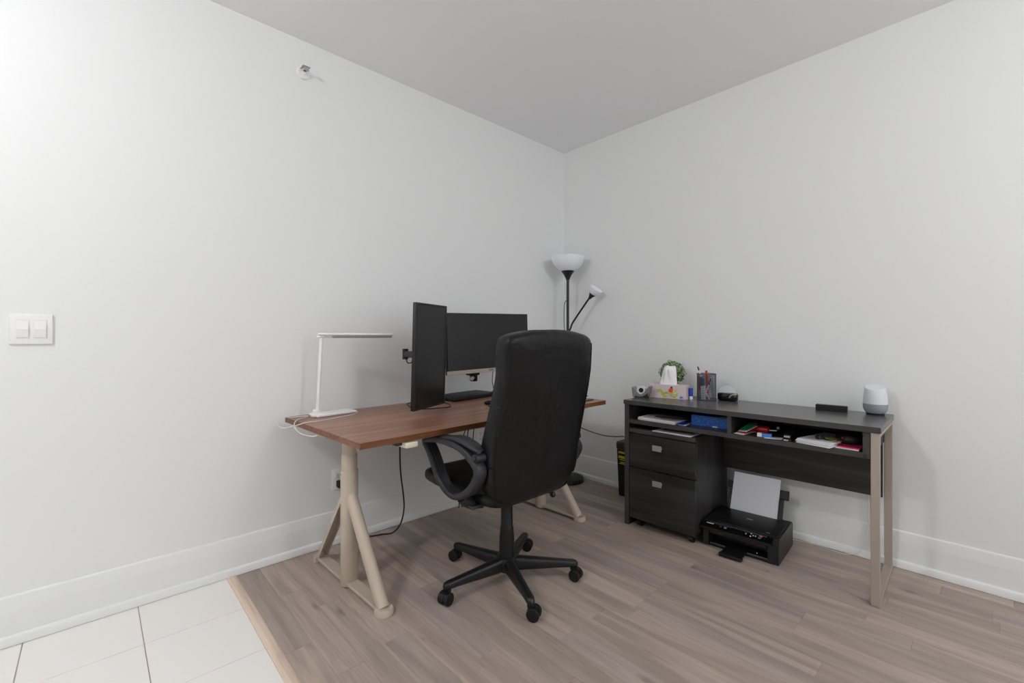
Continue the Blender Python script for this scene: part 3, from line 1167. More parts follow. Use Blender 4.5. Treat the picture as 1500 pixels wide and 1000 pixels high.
# power cable from under the desk to the outlet behind the left leg
cable('power_cable', [Vector((-1.77, -0.45, 0.690)), Vector((-1.757, -0.40, 0.655)), Vector((-1.756, -0.40, 0.574)), Vector((-1.713, -0.33, 0.418)), Vector((-1.651, -0.25, 0.257)), Vector((-1.619, -0.20, 0.159)), Vector((-1.612, -0.15, 0.060)), Vector((-1.645, -0.12, 0.008)), Vector((-1.70, -0.095, 0.006)), Vector((-1.765, -0.07, 0.006)),
                      Vector((-1.83, -0.075, 0.03)), Vector((-1.875, -0.05, 0.14)), Vector((-1.893, -0.045, 0.24)), Vector((-1.900, -0.052, 0.310))], 0.0042, M['cable_black'], 'black power cable looping from under the desk to the wall outlet', 8, 8)


def outlet(x, label, plug):
    t = thing('wall_outlet', label, 'outlet', (x, 0, 0.347), 0, None)
    b = MB()
    b.box((-0.036, -0.006, -0.057), (0.036, -0.0002, 0.057), 0.002)
    b.build('cover_plate', M['white'], t)
    for sz in (-0.020, 0.020):
        b = MB()
        b.box((-0.017, -0.0085, sz - 0.0145), (0.017, -0.0055, sz + 0.0145), 0.002, 1)
        s_ = b.build('socket', M['white'], t)
        for sx in (-0.0065, 0.0065):
            b = MB()
            b.box((sx - 0.0012, -0.0089, sz - 0.003), (sx + 0.0012, -0.0083, sz + 0.006))
            b.build('slot', M['dark_hole'], s_, smooth=False)
        b = MB()
        b.cyl((0, -0.0089, sz - 0.0085), (0, -0.0083, sz - 0.0085), 0.0024, n=10)
        b.build('ground_hole', M['dark_hole'], s_, smooth=False)
    return t


outlet(-1.911, 'white wall outlet behind the left leg of the standing desk', True)
b = MB()
b.box((-0.015, -0.040, -0.022), (0.015, 0.0, 0.016), 0.008, 3)
b.cyl((0.004, -0.030, -0.022), (0.006, -0.028, -0.042), 0.007, 0.005, 12)
tag(b.build('power_plug', M['black_soft'], loc=(-1.914, -0.0095, 0.327)), 'black plug in the outlet behind the left desk leg', 'plug')
t2 = outlet(-0.905, 'white wall outlet behind the chair, below the standing desk', False)
t2.location.z = 0.432
LB = ['leftmost black cable of the four hanging under the desk left of the chair', 'second from left of the four black cables hanging under the desk', 'third from left of the four black cables hanging under the desk', 'rightmost black cable of the four hanging under the desk, nearest the chair back']
for k, (px, top) in enumerate(((-1.19, -0.23), (-1.165, -0.20), (-1.12, -0.18), (-1.085, -0.16))):
    cable('hanging_cable', [Vector((px + 0.02, top - 0.02, 0.700)), Vector((px + 0.015, top, 0.62)), Vector((px - 0.02 + 0.03 * (k % 2), top + 0.02, 0.50)), Vector((px + 0.03, top + 0.05, 0.40)), Vector((px + 0.05, -0.09, 0.20)), Vector((px + 0.04, -0.08, 0.008))],
          0.0032, M['cable_black'], LB[k], 6, 7, 'cables hanging under the desk')

# ------------------------------------------------------------------ floor lamp in the corner
fl = thing('floor_lamp', 'black floor lamp with opal bowl shade and small reading arm in the corner', 'lamp', (-0.165, -0.1815, 0))
b = MB()
b.lathe([(0.0, 0.0), (0.120, 0.0), (0.1255, 0.006), (0.1255, 0.024), (0.120, 0.032), (0.10, 0.037), (0.02, 0.044), (0.0, 0.046)], n=48)
b.build('base', M['black'], fl)
b = MB()
b.cyl((0, 0, 0.04), (0, 0, 1.585), 0.0105, n=18)
b.build('pole', M['black'], fl)
b = MB()
b.lathe([(0.0, 1.578), (0.012, 1.578), (0.018, 1.595), (0.030, 1.62), (0.050, 1.648), (0.049, 1.651), (0.0, 1.648)], n=36)
b.build('shade_holder', M['black'], fl)
b = MB()
pr = [(0.046, 1.650), (0.075, 1.664), (0.100, 1.686), (0.118, 1.716), (0.128, 1.750), (0.131, 1.763), (0.128, 1.763), (0.125, 1.750), (0.115, 1.718), (0.097, 1.690), (0.072, 1.668), (0.044, 1.654)]
b.lathe(pr, n=48, cap0=False, cap1=False)
b.build('bowl_shade', M['shade'], fl, angle=60)
b = MB()
b.sphere((0, 0, 0.52), 0.020, 14, 10)
b.box((-0.012, -0.020, 0.505), (0.012, 0.006, 0.535), 0.004)
b.build('switch_knob', M['black'], fl)
ox, oy = -0.165, -0.1815


def L3(x, y, z):
    return Vector((x - ox, y - oy, z))


b = MB()
b.tube([L3(ox, oy, 1.16), L3(-0.150, -0.195, 1.195), L3(-0.142, -0.207, 1.235), L3(-0.128, -0.240, 1.29), L3(-0.108, -0.335, 1.416), L3(-0.104, -0.355, 1.440)], 0.0072, 12, 5)
b.build('reading_arm', M['black'], fl)
hd = L3(-0.106, -0.350, 1.430)
ax = Vector((0.10, -0.62, 0.78)).normalized()
rt = ax.to_track_quat('Z', 'Y').to_matrix()
b = MB()
b.lathe([(0.0, -0.004), (0.010, -0.004), (0.014, 0.012), (0.027, 0.038), (0.026, 0.040), (0.0, 0.038)], hd, 28, mtx=rt)
b.build('reading_shade_holder', M['black'], fl)
b = MB()
b.lathe([(0.024, 0.038), (0.040, 0.052), (0.050, 0.072), (0.054, 0.090), (0.052, 0.090), (0.047, 0.073), (0.038, 0.055), (0.022, 0.042)], hd, 32, False, False, rt)
b.build('reading_shade', M['shade'], fl, angle=60)
b = MB()
b.tube([(-0.006, 0.008, 1.42), (-0.016, 0.014, 1.405), (-0.022, 0.018, 1.36), (-0.024, 0.018, 1.25), (-0.018, 0.014, 1.10), (-0.012, 0.010, 1.02)], 0.0028, 7, 5)
b.build('cord', M['cable_black'], fl)

# paper shredder bin between lamp and console
bn = thing('waste_bin', 'black upright bin with yellow warning label behind the console desk', 'bin', (-0.035, -0.635, 0))
b = MB()
rings = []
for z_, inx in ((0.001, 0.012), (0.01, 0.010), (0.33, 0.0)):
    rings.append([Vector((-(0.130 - inx) if x < 0 else 0.0, y, z_)) for x, y in ((-1, -inx), (-1, -0.285 + inx), (1, -0.285 + inx), (1, -inx))])
b.ring_surf(rings)
b.build('body', M['black_soft'], bn)
b = MB()
b.box((-0.138, -0.290, 0.33), (0.0, 0.006, 0.388), 0.014, 3)
b.build('lid', M['grey_plastic'], bn)
b = MB()
b.box((-0.100, -0.24, 0.387), (-0.04, -0.03, 0.392), 0.002, 1)
b.build('slot_plate', M['tape_grey'], bn)
b = MB()
b.box((-0.1305, -0.110, 0.225), (-0.1290, -0.012, 0.322))
lbp = b.build('warning_label', M['black_gloss'], bn, smooth=False)
b = MB()
for z0, z1, y1 in ((0.305, 0.318, -0.014), (0.270, 0.288, -0.014), (0.258, 0.264, -0.024), (0.240, 0.246, -0.030), (0.230, 0.235, -0.020)):
    b.box((-0.1312, -0.106, z0), (-0.1304, y1, z1))
tag(b.build('label_print', M['yellow'], lbp, smooth=False), 'yellow warning print')
cable('power_cable', [Vector((-0.035, -0.10, 0.44)), Vector((-0.030, -0.205, 0.402)), Vector((-0.030, -0.332, 0.381)), Vector((-0.028, -0.43, 0.373)), Vector((-0.024, -0.522, 0.379)), Vector((-0.022, -0.62, 0.395)), Vector((-0.020, -0.75, 0.398))], 0.0036, M['cable_black'], 'black cable sagging along the right wall above the bin')

# ------------------------------------------------------------------ printer with paper
pw, pdp, ph = 0.362, 0.318, 0.137
pr_o = KF.w(0.447, 0.062)
prn = thing('printer', 'black inkjet printer with paper feeder on the floor under the console', 'printer', pr_o, KF.a + R(2.5))
b = MB()
side = [(0.012, 0.0), (pdp, 0.0), (pdp, 0.115), (pdp - 0.02, ph - 0.004), (0.012, ph - 0.004), (0.012, 0.106), (0.0, 0.095), (0.0, 0.008)]
for x0, x1 in ((0.0, 0.030), (pw - 0.048, pw)):
    b.prism([(x0, y, z_ + 0.001) for y, z_ in side], (x1 - x0, 0, 0))
b.box((0.030, 0.10, 0.001), (pw - 0.048, pdp, ph - 0.004))
b.box((0.030, 0.012, 0.001), (pw - 0.048, 0.10, 0.018), 0.002, 1)
b.box((0.030, 0.004, 0.070), (pw - 0.048, 0.10, ph - 0.005), 0.003, 1)
bmesh.ops.bevel(b.bm, geom=[e for e in b.bm.edges if e.is_manifold and e.calc_face_angle(0) > 0.5 and e.calc_length() > 0.02], offset=0.003, segments=2, affect='EDGES')
b.build('body', M['black'], prn)
b = MB()
b.box((0.006, 0.016, ph - 0.006), (pw - 0.006, pdp - 0.060, ph + 0.004), 0.004)
ld = b.build('scanner_lid', M['black_soft'], prn)
b = MB()
b.box((pw / 2 - 0.004, 0.150, ph + 0.0038), (pw / 2 + 0.024, 0.166, ph + 0.0046))
b.build('lid_mark', M['tape_grey'], ld, smooth=False)
b = MB()
b.box((pw - 0.062, 0.032, ph + 0.0038), (pw - 0.044, 0.038, ph + 0.0046))
b.build('lid_mark', M['tape_grey'], ld, smooth=False)
# sloping control panel
tl = R(28)
cpr = Matrix.Rotation(-tl, 3, 'X')
pv = Vector((0, 0.014, ph - 0.006))


def cp(x, u, t_):
    """point on the control panel: u down the slope, t_ above the surface"""
    return pv + Vector((x, -u * cos(tl) - t_ * sin(tl) * 0, -u * sin(tl) + t_))


b = MB()
P = [cp(-0.004, 0.0, 0), cp(pw + 0.004 - 0.03, 0.0, 0), cp(pw + 0.004 - 0.03, 0.042, 0), cp(-0.004, 0.042, 0)]
b.ring_surf([[p + Vector((0, 0, -0.012)) for p in P], P])
pnl = b.build('control_panel', M['black_gloss'], prn)


def on_panel(name, x0, x1, u0, u1, m, parent, h=0.0012):
    b = MB()
    P = [cp(x0, u0, h), cp(x1, u0, h), cp(x1, u1, h), cp(x0, u1, h)]
    b.ring_surf([[p + Vector((0, 0, -0.002)) for p in P], P])
    return b.build(name, m, parent, smooth=False)


b = MB()
for k in range(7):
    x = 0.020 + k * 0.0052
    P = [cp(x, 0.010, 0.0006), cp(x + 0.0038, 0.010, 0.0006), cp(x + 0.0038, 0.0165, 0.0006), cp(x, 0.0165, 0.0006)]
    b.poly(P)
b.build('maker_mark', M['print_white'], pnl, smooth=False)
on_panel('button', 0.086, 0.098, 0.014, 0.022, M['grey_plastic'], pnl)
on_panel('button', 0.110, 0.122, 0.014, 0.024, M['tape_grey'], pnl)
on_panel('display', 0.140, 0.205, 0.008, 0.034, M['screen'], pnl)
for x0, u0 in ((0.213, 0.017), (0.236, 0.008), (0.247, 0.017), (0.236, 0.026), (0.258, 0.017)):
    on_panel('button', x0, x0 + 0.006, u0, u0 + 0.005, M['print_white'], pnl)
tag(on_panel('button', 0.277, 0.290, 0.006, 0.015, M['orange_btn'], pnl), 'orange button')
tag(on_panel('button', 0.273, 0.286, 0.019, 0.028, M['teal_btn'], pnl), 'teal button')
b = MB()
b.box((0.112, -0.080, 0.012), (0.215, 0.06, 0.020), 0.002, 1)
b.box((0.108, -0.086, 0.004), (0.219, -0.062, 0.021), 0.004, 2)
b.box((0.112, -0.062, 0.001), (0.118, 0.03, 0.013))
b.build('output_tray', M['black_soft'], prn)
b = MB()
b.box((0.262, 0.008, 0.032), (0.266, 0.011, 0.036))
b.build('status_light', M['print_white'], prn)
# rear feeder, leaning back
fa = R(-24)
fm = Matrix.Rotation(fa, 3, 'X')
fp = Vector((0, pdp - 0.046, ph - 0.008))
b = MB()
b.box((0.050, 0.0, 0.0), (0.316, 0.006, 0.165), 0.002, 1, rot=fm, pivot=(0, 0, 0))
b.box((0.042, -0.008, 0.0), (0.054, 0.010, 0.120), 0.002, 1, rot=fm, pivot=(0, 0, 0))
b.box((0.300, -0.012, 0.0), (0.320, 0.010, 0.115), 0.002, 1, rot=fm, pivot=(0, 0, 0))
b.box((0.300, -0.004, 0.115), (0.342, 0.008, 0.165), 0.003, 1, rot=fm, pivot=(0, 0, 0))
b.box((0.028, -0.004, 0.125), (0.054, 0.008, 0.165), 0.003, 1, rot=fm, pivot=(0, 0, 0))
fd = b.build('paper_feeder', M['black_soft'], prn)
fd.location = fp
pp = thing('paper_stack', 'white sheets of paper standing in the printer feeder', 'paper', pr_o, KF.a + R(2.5))
for k in range(3):
    b = MB()
    b.box((0.057, -0.0022 - 0.0018 * k, 0.006), (0.297, -0.0006 - 0.0018 * k, 0.216 + 0.001 * k), rot=fm, pivot=(0, 0, 0))
    o = b.build('sheet', M['paper'], pp, smooth=False)
    o.location = fp

# ------------------------------------------------------------------ small things on the console top
ZT = 0.750


def kthing(name, label, cat, x, y, z, rot=0, group=None):
    return thing(name, label, cat, KF.w(x, y, z), KF.a + R(rot), group)


# tape dispenser
tp = kthing('tape_dispenser', 'grey and black tape dispenser on the console beside the tissue box', 'tape dispenser', 0.026, 0.150, ZT, 14)
b = MB()
pf = [(-0.046, 0.004), (-0.034, 0.0), (0.034, 0.0), (0.046, 0.014), (0.060, 0.062), (0.062, 0.074), (0.056, 0.076), (0.040, 0.058), (0.022, 0.034), (0.008, 0.024), (-0.008, 0.024), (-0.022, 0.036), (-0.034, 0.056), (-0.044, 0.066), (-0.050, 0.066), (-0.052, 0.050)]
b.prism([(x, -0.024, z_) for x, z_ in pf], (0, 0.060, 0))
b.build('body', M['tape_grey'], tp, angle=40)
b = MB()
b.prism([(-0.040, -0.0246, 0.0005), (0.036, -0.0246, 0.0005), (0.046, -0.0246, 0.014), (0.050, -0.0246, 0.036), (0.030, -0.0246, 0.020), (0.010, -0.0246, 0.010), (-0.012, -0.0246, 0.010), (-0.028, -0.0246, 0.014)], (0, 0.0612, 0))
b.build('rubber_base', M['black'], tp, angle=40)
b = MB()
ring = []
for y, r_ in ((-0.008, 0.015), (-0.008, 0.027), (0.018, 0.027), (0.018, 0.015)):
    ring.append([Vector((0.002 + r_ * cos(2 * pi * k / 28), y, 0.047 + r_ * sin(2 * pi * k / 28))) for k in range(28)])
b.ring_surf(ring, loop=True)
tag(b.build('tape_roll', M['white_matt'], tp), 'pale roll of tape')
b = MB()
b.cyl((0.002, -0.0085, 0.047), (0.002, 0.020, 0.047), 0.0145, n=20)
b.build('core', M['black_soft'], tp)

# tissue box
TBW, TBD, TBH = 0.232, 0.115, 0.082
tx = kthing('tissue_box', 'pink floral tissue box with a printed orange bird on the console', 'tissue box', 0.040, 0.212, ZT, 9)
b = MB()
b.box((0, 0, 0), (TBW, TBD, TBH), 0.001, 1)
bx_ = b.build('carton', M['tissue_card'], tx)
b = MB()
b.lathe([(0.0, TBH + 0.0002), (0.062, TBH + 0.0002), (0.062, TBH + 0.0006), (0.0, TBH + 0.0006)], (0, 0, 0), 28)
for v in b.bm.verts:
    v.co.y *= 0.45
    v.co += Vector((TBW * 0.5, TBD * 0.5, 0))
b.build('opening', M['white'], tx)


def blob(b, cx, cz, rx, rz, rot, n=12, y=-0.0006):
    pts = []
    for k in range(n):
        a = 2 * pi * k / n
        u, v = rx * cos(a), rz * sin(a) * (1 - 0.35 * cos(a))
        pts.append((cx + u * cos(rot) - v * sin(rot), y, cz + u * sin(rot) + v * cos(rot)))
    b.poly(pts)


b = MB()
for cx, cz, rx, rz, ro in ((0.012, 0.050, 0.010, 0.006, 1.0), (0.020, 0.032, 0.010, 0.005, -1.3), (0.072, 0.050, 0.016, 0.007, 0.4), (0.085, 0.040, 0.014, 0.006, -1.1), (0.098, 0.028, 0.015, 0.007, 0.5), (0.108, 0.014, 0.014, 0.008, 0.1),
                           (0.118, 0.036, 0.016, 0.006, 0.3), (0.146, 0.018, 0.014, 0.006, -0.3), (0.165, 0.012, 0.013, 0.006, 0.2), (0.178, 0.028, 0.013, 0.005, 1.2), (0.172, 0.052, 0.012, 0.005, 1.0), (0.150, 0.036, 0.014, 0.005, 0.3)):
    blob(b, cx, cz, rx, rz, ro)
b.mi = 1
b.poly([(0.02, -0.0004, 0.042), (0.10, -0.0004, 0.034), (0.10, -0.0004, 0.0355), (0.02, -0.0004, 0.0435)])
b.poly([(0.10, -0.0004, 0.030), (0.18, -0.0004, 0.022), (0.18, -0.0004, 0.0245), (0.10, -0.0004, 0.032)])
b.mi = 2
blob(b, 0.143, 0.054, 0.018, 0.013, 1.1, y=-0.0009)
b.mi = 3
blob(b, 0.146, 0.070, 0.007, 0.005, 0.4, y=-0.0012)
b.mi = 4
blob(b, 0.206, 0.012, 0.012, 0.006, 0.0, y=-0.0009)
b.build('printed_picture', [M['lime'], M['kraft'], M['bird'], M['black_soft'], M['light_blue']], bx_, smooth=False)
b = MB()
cxT = TBW * 0.47
rings = []
for z_, hw, hd_ in ((TBH - 0.01, 0.053, 0.010), (TBH + 0.004, 0.052, 0.012), (TBH + 0.04, 0.043, 0.020), (TBH + 0.075, 0.035, 0.024), (TBH + 0.102, 0.027, 0.019), (TBH + 0.114, 0.016, 0.008)):
    ring = []
    for k in range(40):
        a = 2 * pi * k / 40
        fold = 1 + 0.22 * sin(7 * a + z_ * 20) * min(1, (z_ - TBH + 0.02) * 14)
        ring.append(Vector((cxT + hw * cos(a) * (0.85 + 0.15 * fold) + (0.02 * (z_ - TBH) / 0.1 if cos(a) > 0.5 else 0), TBD * 0.5 + hd_ * sin(a) * fold, z_ + 0.006 * sin(3 * a) * (1 if z_ > TBH + 0.05 else 0))))
    rings.append(ring)
b.ring_surf(rings)
tag(b.build('tissue', M['tissue'], tx, angle=80), 'white tissue pulled out of the top')

# plant behind the tissue box
pt = kthing('potted_plant', 'small round leafy green plant behind the tissue box', 'plant', 0.108, 0.400, ZT, 0)
b = MB()
b.lathe([(0.0, 0.0), (0.033, 0.0), (0.036, 0.004), (0.045, 0.070), (0.047, 0.078), (0.043, 0.078), (0.041, 0.070), (0.0, 0.068)], n=28)
b.build('pot', M['terracotta'], pt)
b = MB()
rnd = random.Random(3)
for k in range(900):
    u, v = rnd.uniform(-1, 1), rnd.uniform(0, 2 * pi)
    rr = 0.083 * (rnd.uniform(0.35, 1.0) ** 0.5) * (1 + 0.06 * sin(5 * v))
    c = Vector((rr * math.sqrt(1 - u * u) * cos(v), rr * math.sqrt(1 - u * u) * sin(v), 0.150 + rr * u * 0.92))
    c.y = max(-0.062, min(0.045, c.y))
    nrm = (c - Vector((0, 0, 0.135))).normalized()
    nrm = (nrm + Vector((rnd.uniform(-.7, .7), rnd.uniform(-.7, .7), rnd.uniform(-.3, .8)))).normalized()
    t_ = nrm.cross(Vector((rnd.uniform(-1, 1), rnd.uniform(-1, 1), rnd.uniform(-1, 1)))).normalized()
    s_ = nrm.cross(t_)
    L_, W_ = rnd.uniform(0.007, 0.012), rnd.uniform(0.004, 0.0065)
    b.poly([c - t_ * L_, c - t_ * L_ * 0.2 + s_ * W_ + nrm * 0.001, c + t_ * L_ * 0.6 + s_ * W_ * 0.7, c + t_ * L_, c + t_ * L_ * 0.6 - s_ * W_ * 0.7, c - t_ * L_ * 0.2 - s_ * W_])
for k in range(26):
    u, v = rnd.uniform(-0.2, 1), rnd.uniform(0, 2 * pi)
    c = Vector((0.07 * math.sqrt(1 - u * u) * cos(v), 0.055 * math.sqrt(1 - u * u) * sin(v), 0.146 + 0.07 * u))
    b.tube([(0, 0, 0.07), c * 0.5 + Vector((0, 0, 0.055)), c], 0.0011, 4)
tag(b.build('foliage', M['leaf'], pt, smooth=False), kind='stuff')

# glue stick
g = kthing('glue_stick', 'small stick with blue cap and white end standing beside the pencil cup', 'glue stick', 0.276, 0.302, ZT)
b = MB()
b.cyl((0, 0, 0), (0, 0, 0.018), 0.0105, n=20)
b.build('barrel', M['white'], g)
b = MB()
b.lathe([(0.0, 0.018), (0.0112, 0.018), (0.0115, 0.020), (0.0115, 0.066), (0.0105, 0.068), (0.0, 0.068)], n=20)
b.build('cap', M['blue'], g)

# mesh pencil cup with pens
cup = kthing('pencil_cup', 'black wire mesh pencil cup full of pens on the console', 'pen holder', 0.350, 0.350, ZT)
CR, CHt = 0.053, 0.155
for z_ in (0.003, CHt):
    b = MB()
    b.tube([(CR * cos(2 * pi * k / 32), CR * sin(2 * pi * k / 32), z_) for k in range(33)], 0.0025 if z_ < 0.1 else 0.0032, 6)
    b.build('rim', M['mesh_metal'], cup)
b = MB()
nv, nh = 44, 26
for k in range(nv):
    a = 2 * pi * k / nv
    b.tube([(CR * cos(a), CR * sin(a), 0.002), (CR * cos(a), CR * sin(a), CHt)], 0.0009, 4)
for k in range(nh):
    z_ = 0.004 + (CHt - 0.006) * k / nh
    b.tube([(CR * cos(2 * pi * j / 32), CR * sin(2 * pi * j / 32), z_) for j in range(33)], 0.0010, 4)
tag(b.build('wire_mesh', M['mesh_metal'], cup), kind='stuff')
b = MB()
b.cyl((0, 0, 0.0), (0, 0, 0.002), CR)
b.build('bottom', M['mesh_metal'], cup)


def pen(label, cat, p0, p1, r, m, mcap, capf=0.25, name='pen'):
    t = kthing(name, label, cat, 0.350, 0.350, ZT)
    p0, p1 = Vector(p0), Vector(p1)
    q = p0.lerp(p1, 1 - capf)
    b = MB()
    b.tube([p0, q], r, 12)
    b.build('barrel', m, t)
    b = MB()
    b.tube([q, p1.lerp(q, 0.1), p1], [r * 1.15, r * 1.1, r * 0.8], 12)
    b.build('cap', mcap, t)


pen('white pen with grey clip leaning out of the left of the pencil cup', 'pen', (0.020, -0.010, 0.004), (-0.055, 0.004, 0.197), 0.0038, M['white'], M['grey_plastic'], 0.12)
pen('red marker standing tallest in the middle of the pencil cup', 'marker', (0.010, 0.000, 0.004), (0.004, -0.012, 0.176), 0.0065, M['red'], M['red'], 0.3, 'marker')
pen('red marker inside the pencil cup, at its left behind the mesh', 'marker', (-0.028, -0.024, 0.055), (-0.036, -0.020, 0.138), 0.0070, M['red'], M['red'], 0.4, 'marker')
pen('blue marker inside the pencil cup beside the red one', 'marker', (-0.010, -0.034, 0.004), (-0.018, -0.030, 0.138), 0.0070, M['white'], M['blue'], 0.4, 'marker')
pen('green marker inside the pencil cup beside the blue one', 'marker', (0.004, -0.038, 0.004), (-0.003, -0.036, 0.132), 0.0060, M['white'], M['green'], 0.35, 'marker')
pen('white pen slanting low in the right of the pencil cup', 'pen', (0.004, -0.043, 0.006), (0.034, -0.024, 0.130), 0.0032, M['white'], M['grey_plastic'], 0.3)

# small dark case with a clear dome
rc = kthing('clip_dispenser', 'small black rounded container with clear dome on the console', 'container', 0.458, 0.392, ZT, 0)
b = MB()
rings = []
for z_, s_ in ((0.0, 0.82), (0.006, 0.95), (0.024, 1.0), (0.038, 0.99), (0.044, 0.93), (0.046, 0.80)):
    rings.append([Vector((x * s_, y * s_, z_)) for x, y in superell(0, 0, 0.057, 0.030, 3, 36)])
b.ring_surf(rings)
b.build('base', M['black_gloss'], rc, angle=50)
b = MB()
b.tube([(0.018, -0.030, 0.022), (0.030, -0.0295, 0.036), (0.044, -0.024, 0.041), (0.053, -0.012, 0.041)], 0.0035, 8, 3)  # pale highlight on the glossy case, modelled as a curved strip
tag(b.build('trim', M['gold'], rc), 'pale gold highlight')
b = MB()
rings = []
for k in range(7):
    a = (pi / 2) * k / 6
    rings.append([Vector((x * cos(a) - 0.012, y * cos(a) + 0.018, 0.044 + 0.048 * sin(a))) for x, y in superell(0, 0, 0.050 + 1e-4, 0.040, 2, 32)] if k < 6 else
                 [Vector((x * 0.02 - 0.012, y * 0.02 + 0.018, 0.092)) for x, y in superell(0, 0, 0.050, 0.040, 2, 32)])
b.ring_surf(rings)
b.build('dome', M['clear'], rc, angle=60)

# black bar
bb = kthing('card_reader', 'low black rectangular box on the console near the speaker', 'electronics', 0.906, 0.352, ZT, 2)
b = MB()
b.box((0, 0, 0.0), (0.132, 0.032, 0.030), 0.002, 1)
b.build('case', M['black_soft'], bb)
b = MB()
b.box((0.004, -0.0006, 0.021), (0.128, 0.001, 0.0225))
b.box((0.125, 0.004, 0.0295), (0.130, 0.028, 0.0305))
b.build('slot', M['grey_plastic'], bb, smooth=False)

# smart speaker
sp = kthing('smart_speaker', 'white smart speaker with grey fabric base at the right end of the console', 'speaker', 1.143, 0.398, ZT)
b = MB()
b.lathe([(0.0, 0.0), (0.034, 0.0), (0.036, 0.003), (0.036, 0.008), (0.0, 0.008)], n=36)
b.build('foot', M['black_soft'], sp)
b = MB()
b.lathe([(0.0, 0.006), (0.034, 0.006), (0.041, 0.014), (0.0465, 0.026), (0.0485, 0.040), (0.0485, 0.053), (0.0, 0.053)], n=40)
b.build('fabric_base', M['fabric_grey'], sp, angle=50)
b = MB()
n = 40
rings = []
for r_, z_ in ((0.0480, 0.0532), (0.0478, 0.070), (0.0462, 0.092), (0.0430, 0.118)):
    rings.append([Vector((r_ * cos(2 * pi * k / n), r_ * sin(2 * pi * k / n), z_)) for k in range(n)])
for r_, z_ in ((0.0415, 0.132), (0.0405, 0.1335), (0.030, 0.1325), (0.001, 0.132)):
    rings.append([Vector((r_ * cos(2 * pi * k / n), r_ * sin(2 * pi * k / n), z_ + 0.24 * r_ * sin(2 * pi * k / n) * (1 if r_ > 0.002 else 0))) for k in range(n)])
b.ring_surf(rings)
b.build('shell', M['white_matt'], sp, angle=40)

# ------------------------------------------------------------------ things on the console shelf
ZS = 0.6365


def sheet(name, label, cat, x, y, z, W_, D_, T_, rot, m, layers=1, group=None, bend=0.0):
    t = kthing(name, label, cat, x, y, z, rot, group)
    rr = random.Random(int(x * 1000))
    for k in range(layers):
        b = MB()
        dx, dy = rr.uniform(-0.004, 0.004), rr.uniform(-0.006, 0.003)
        b.box((dx, dy, k * T_ + 0.0002), (dx + W_, dy + D_, (k + 1) * T_ - 0.0002), 0.0004, 1)
        b.build('sheet' if layers > 1 else 'leaf', m[k % len(m)] if isinstance(m, list) else m, t, smooth=False)
    return t


sheet('paper_pile', 'pile of white papers on the left shelf of the console', 'papers', 0.075, 0.030, ZS, 0.235, 0.29, 0.004, -4, [M['paper'], M['paper_warm'], M['paper']], 4)
sheet('envelope', 'brown kraft envelope lying on top of the left shelf papers', 'envelope', 0.150, 0.075, ZS + 0.0165, 0.19, 0.24, 0.004, 6, M['kraft'])
ps = kthing('pouch', 'black soft pouch on the papers in the left shelf', 'pouch', 0.160, 0.034, ZS + 0.0205, 4)
b = MB()
rings = []
for y, hh, hw in ((0.0, 0.004, 0.085), (0.02, 0.012, 0.098), (0.08, 0.017, 0.104), (0.16, 0.016, 0.10), (0.20, 0.010, 0.09), (0.21, 0.004, 0.08)):
    rings.append([Vector((0.10 + x, y, 0.018 + z_)) for x, z_ in superell(0, 0, hw, hh, 2.6, 24)])
b.ring_surf(rings)
b.build('body', M['black_soft'], ps, angle=60)
b = MB()
b.tube([(0.02, -0.003, 0.019), (0.10, -0.005, 0.020), (0.18, -0.003, 0.019)], 0.002, 6, 4)
b.build('zip', M['grey_plastic'], ps)
sheet('notebook', 'narrow dark blue booklet between the papers and the blue box', 'notebook', 0.322, 0.020, ZS, 0.040, 0.16, 0.0050, 4, [M['paper'], M['blue']], 2)
bbx = kthing('blue_carton', 'bright blue printed carton with white sticker on the left shelf', 'box', 0.372, 0.085, ZS, 2)
b = MB()
b.box((0, 0, 0), (0.212, 0.14, 0.058), 0.001, 1)
b.build('carton', M['blue_box'], bbx)
b = MB()
b.box((0.115, -0.0008, 0.001), (0.140, 0.0002, 0.008))
tag(b.build('sticker', M['paper'], bbx, smooth=False), 'white sticker')
b = MB()
b.box((0.15, 0.010, 0.0578), (0.195, 0.05, 0.0586))
tag(b.build('sticker', M['paper'], bbx, smooth=False), 'white sticker')
sheet('paper_sheet', 'white sheet of paper lying on the file cabinet top', 'paper', 0.178, -0.004, 0.5845, 0.225, 0.16, 0.0020, -1, [M['paper'], M['paper']], 2)
sheet('brown_leaflet', 'brown leaflet lying on the white sheet on the file cabinet', 'leaflet', 0.215, 0.052, 0.5890, 0.180, 0.13, 0.0020, 3, M['kraft'])

# right compartment
gb = kthing('booklet', 'green covered booklet leaning open on the right shelf', 'booklet', 0.628, 0.042, ZS, -22)
for k, m in enumerate((M['paper_warm'], M['red'], M['paper'], M['green'])):
    b = MB()
    an = R(4 + 6 * k)
    b.box((0, 0, 0), (0.050, 0.080, 0.0018), rot=Matrix.Rotation(an, 3, 'X') @ Matrix.Rotation(R(-3 * k), 3, 'Y'), pivot=(0, 0, 0))
    o = b.build('cover' if k == 3 else 'page', m, gb, smooth=False)
    o.location = (0.004 * k, -0.004 + 0.002 * k, 0.002 + 0.0035 * k + 0.0005 * k * k)
sheet('paper_slip', 'small white slip of paper under the green booklet', 'paper', 0.622, 0.012, ZS, 0.05, 0.05, 0.0012, -10, M['paper'])
rd = kthing('screwdriver', 'red handled tool lying behind the green booklet on the shelf', 'tool', 0.662, 0.125, ZS, 0)
b = MB()
b.tube([(0, 0, 0.018), (0.006, 0, 0.019), (0.04, 0.003, 0.019), (0.085, 0.006, 0.018), (0.092, 0.006, 0.017)], [0.012, 0.017, 0.0175, 0.0165, 0.010], 16)
b.build('handle', M['red'], rd)
b = MB()
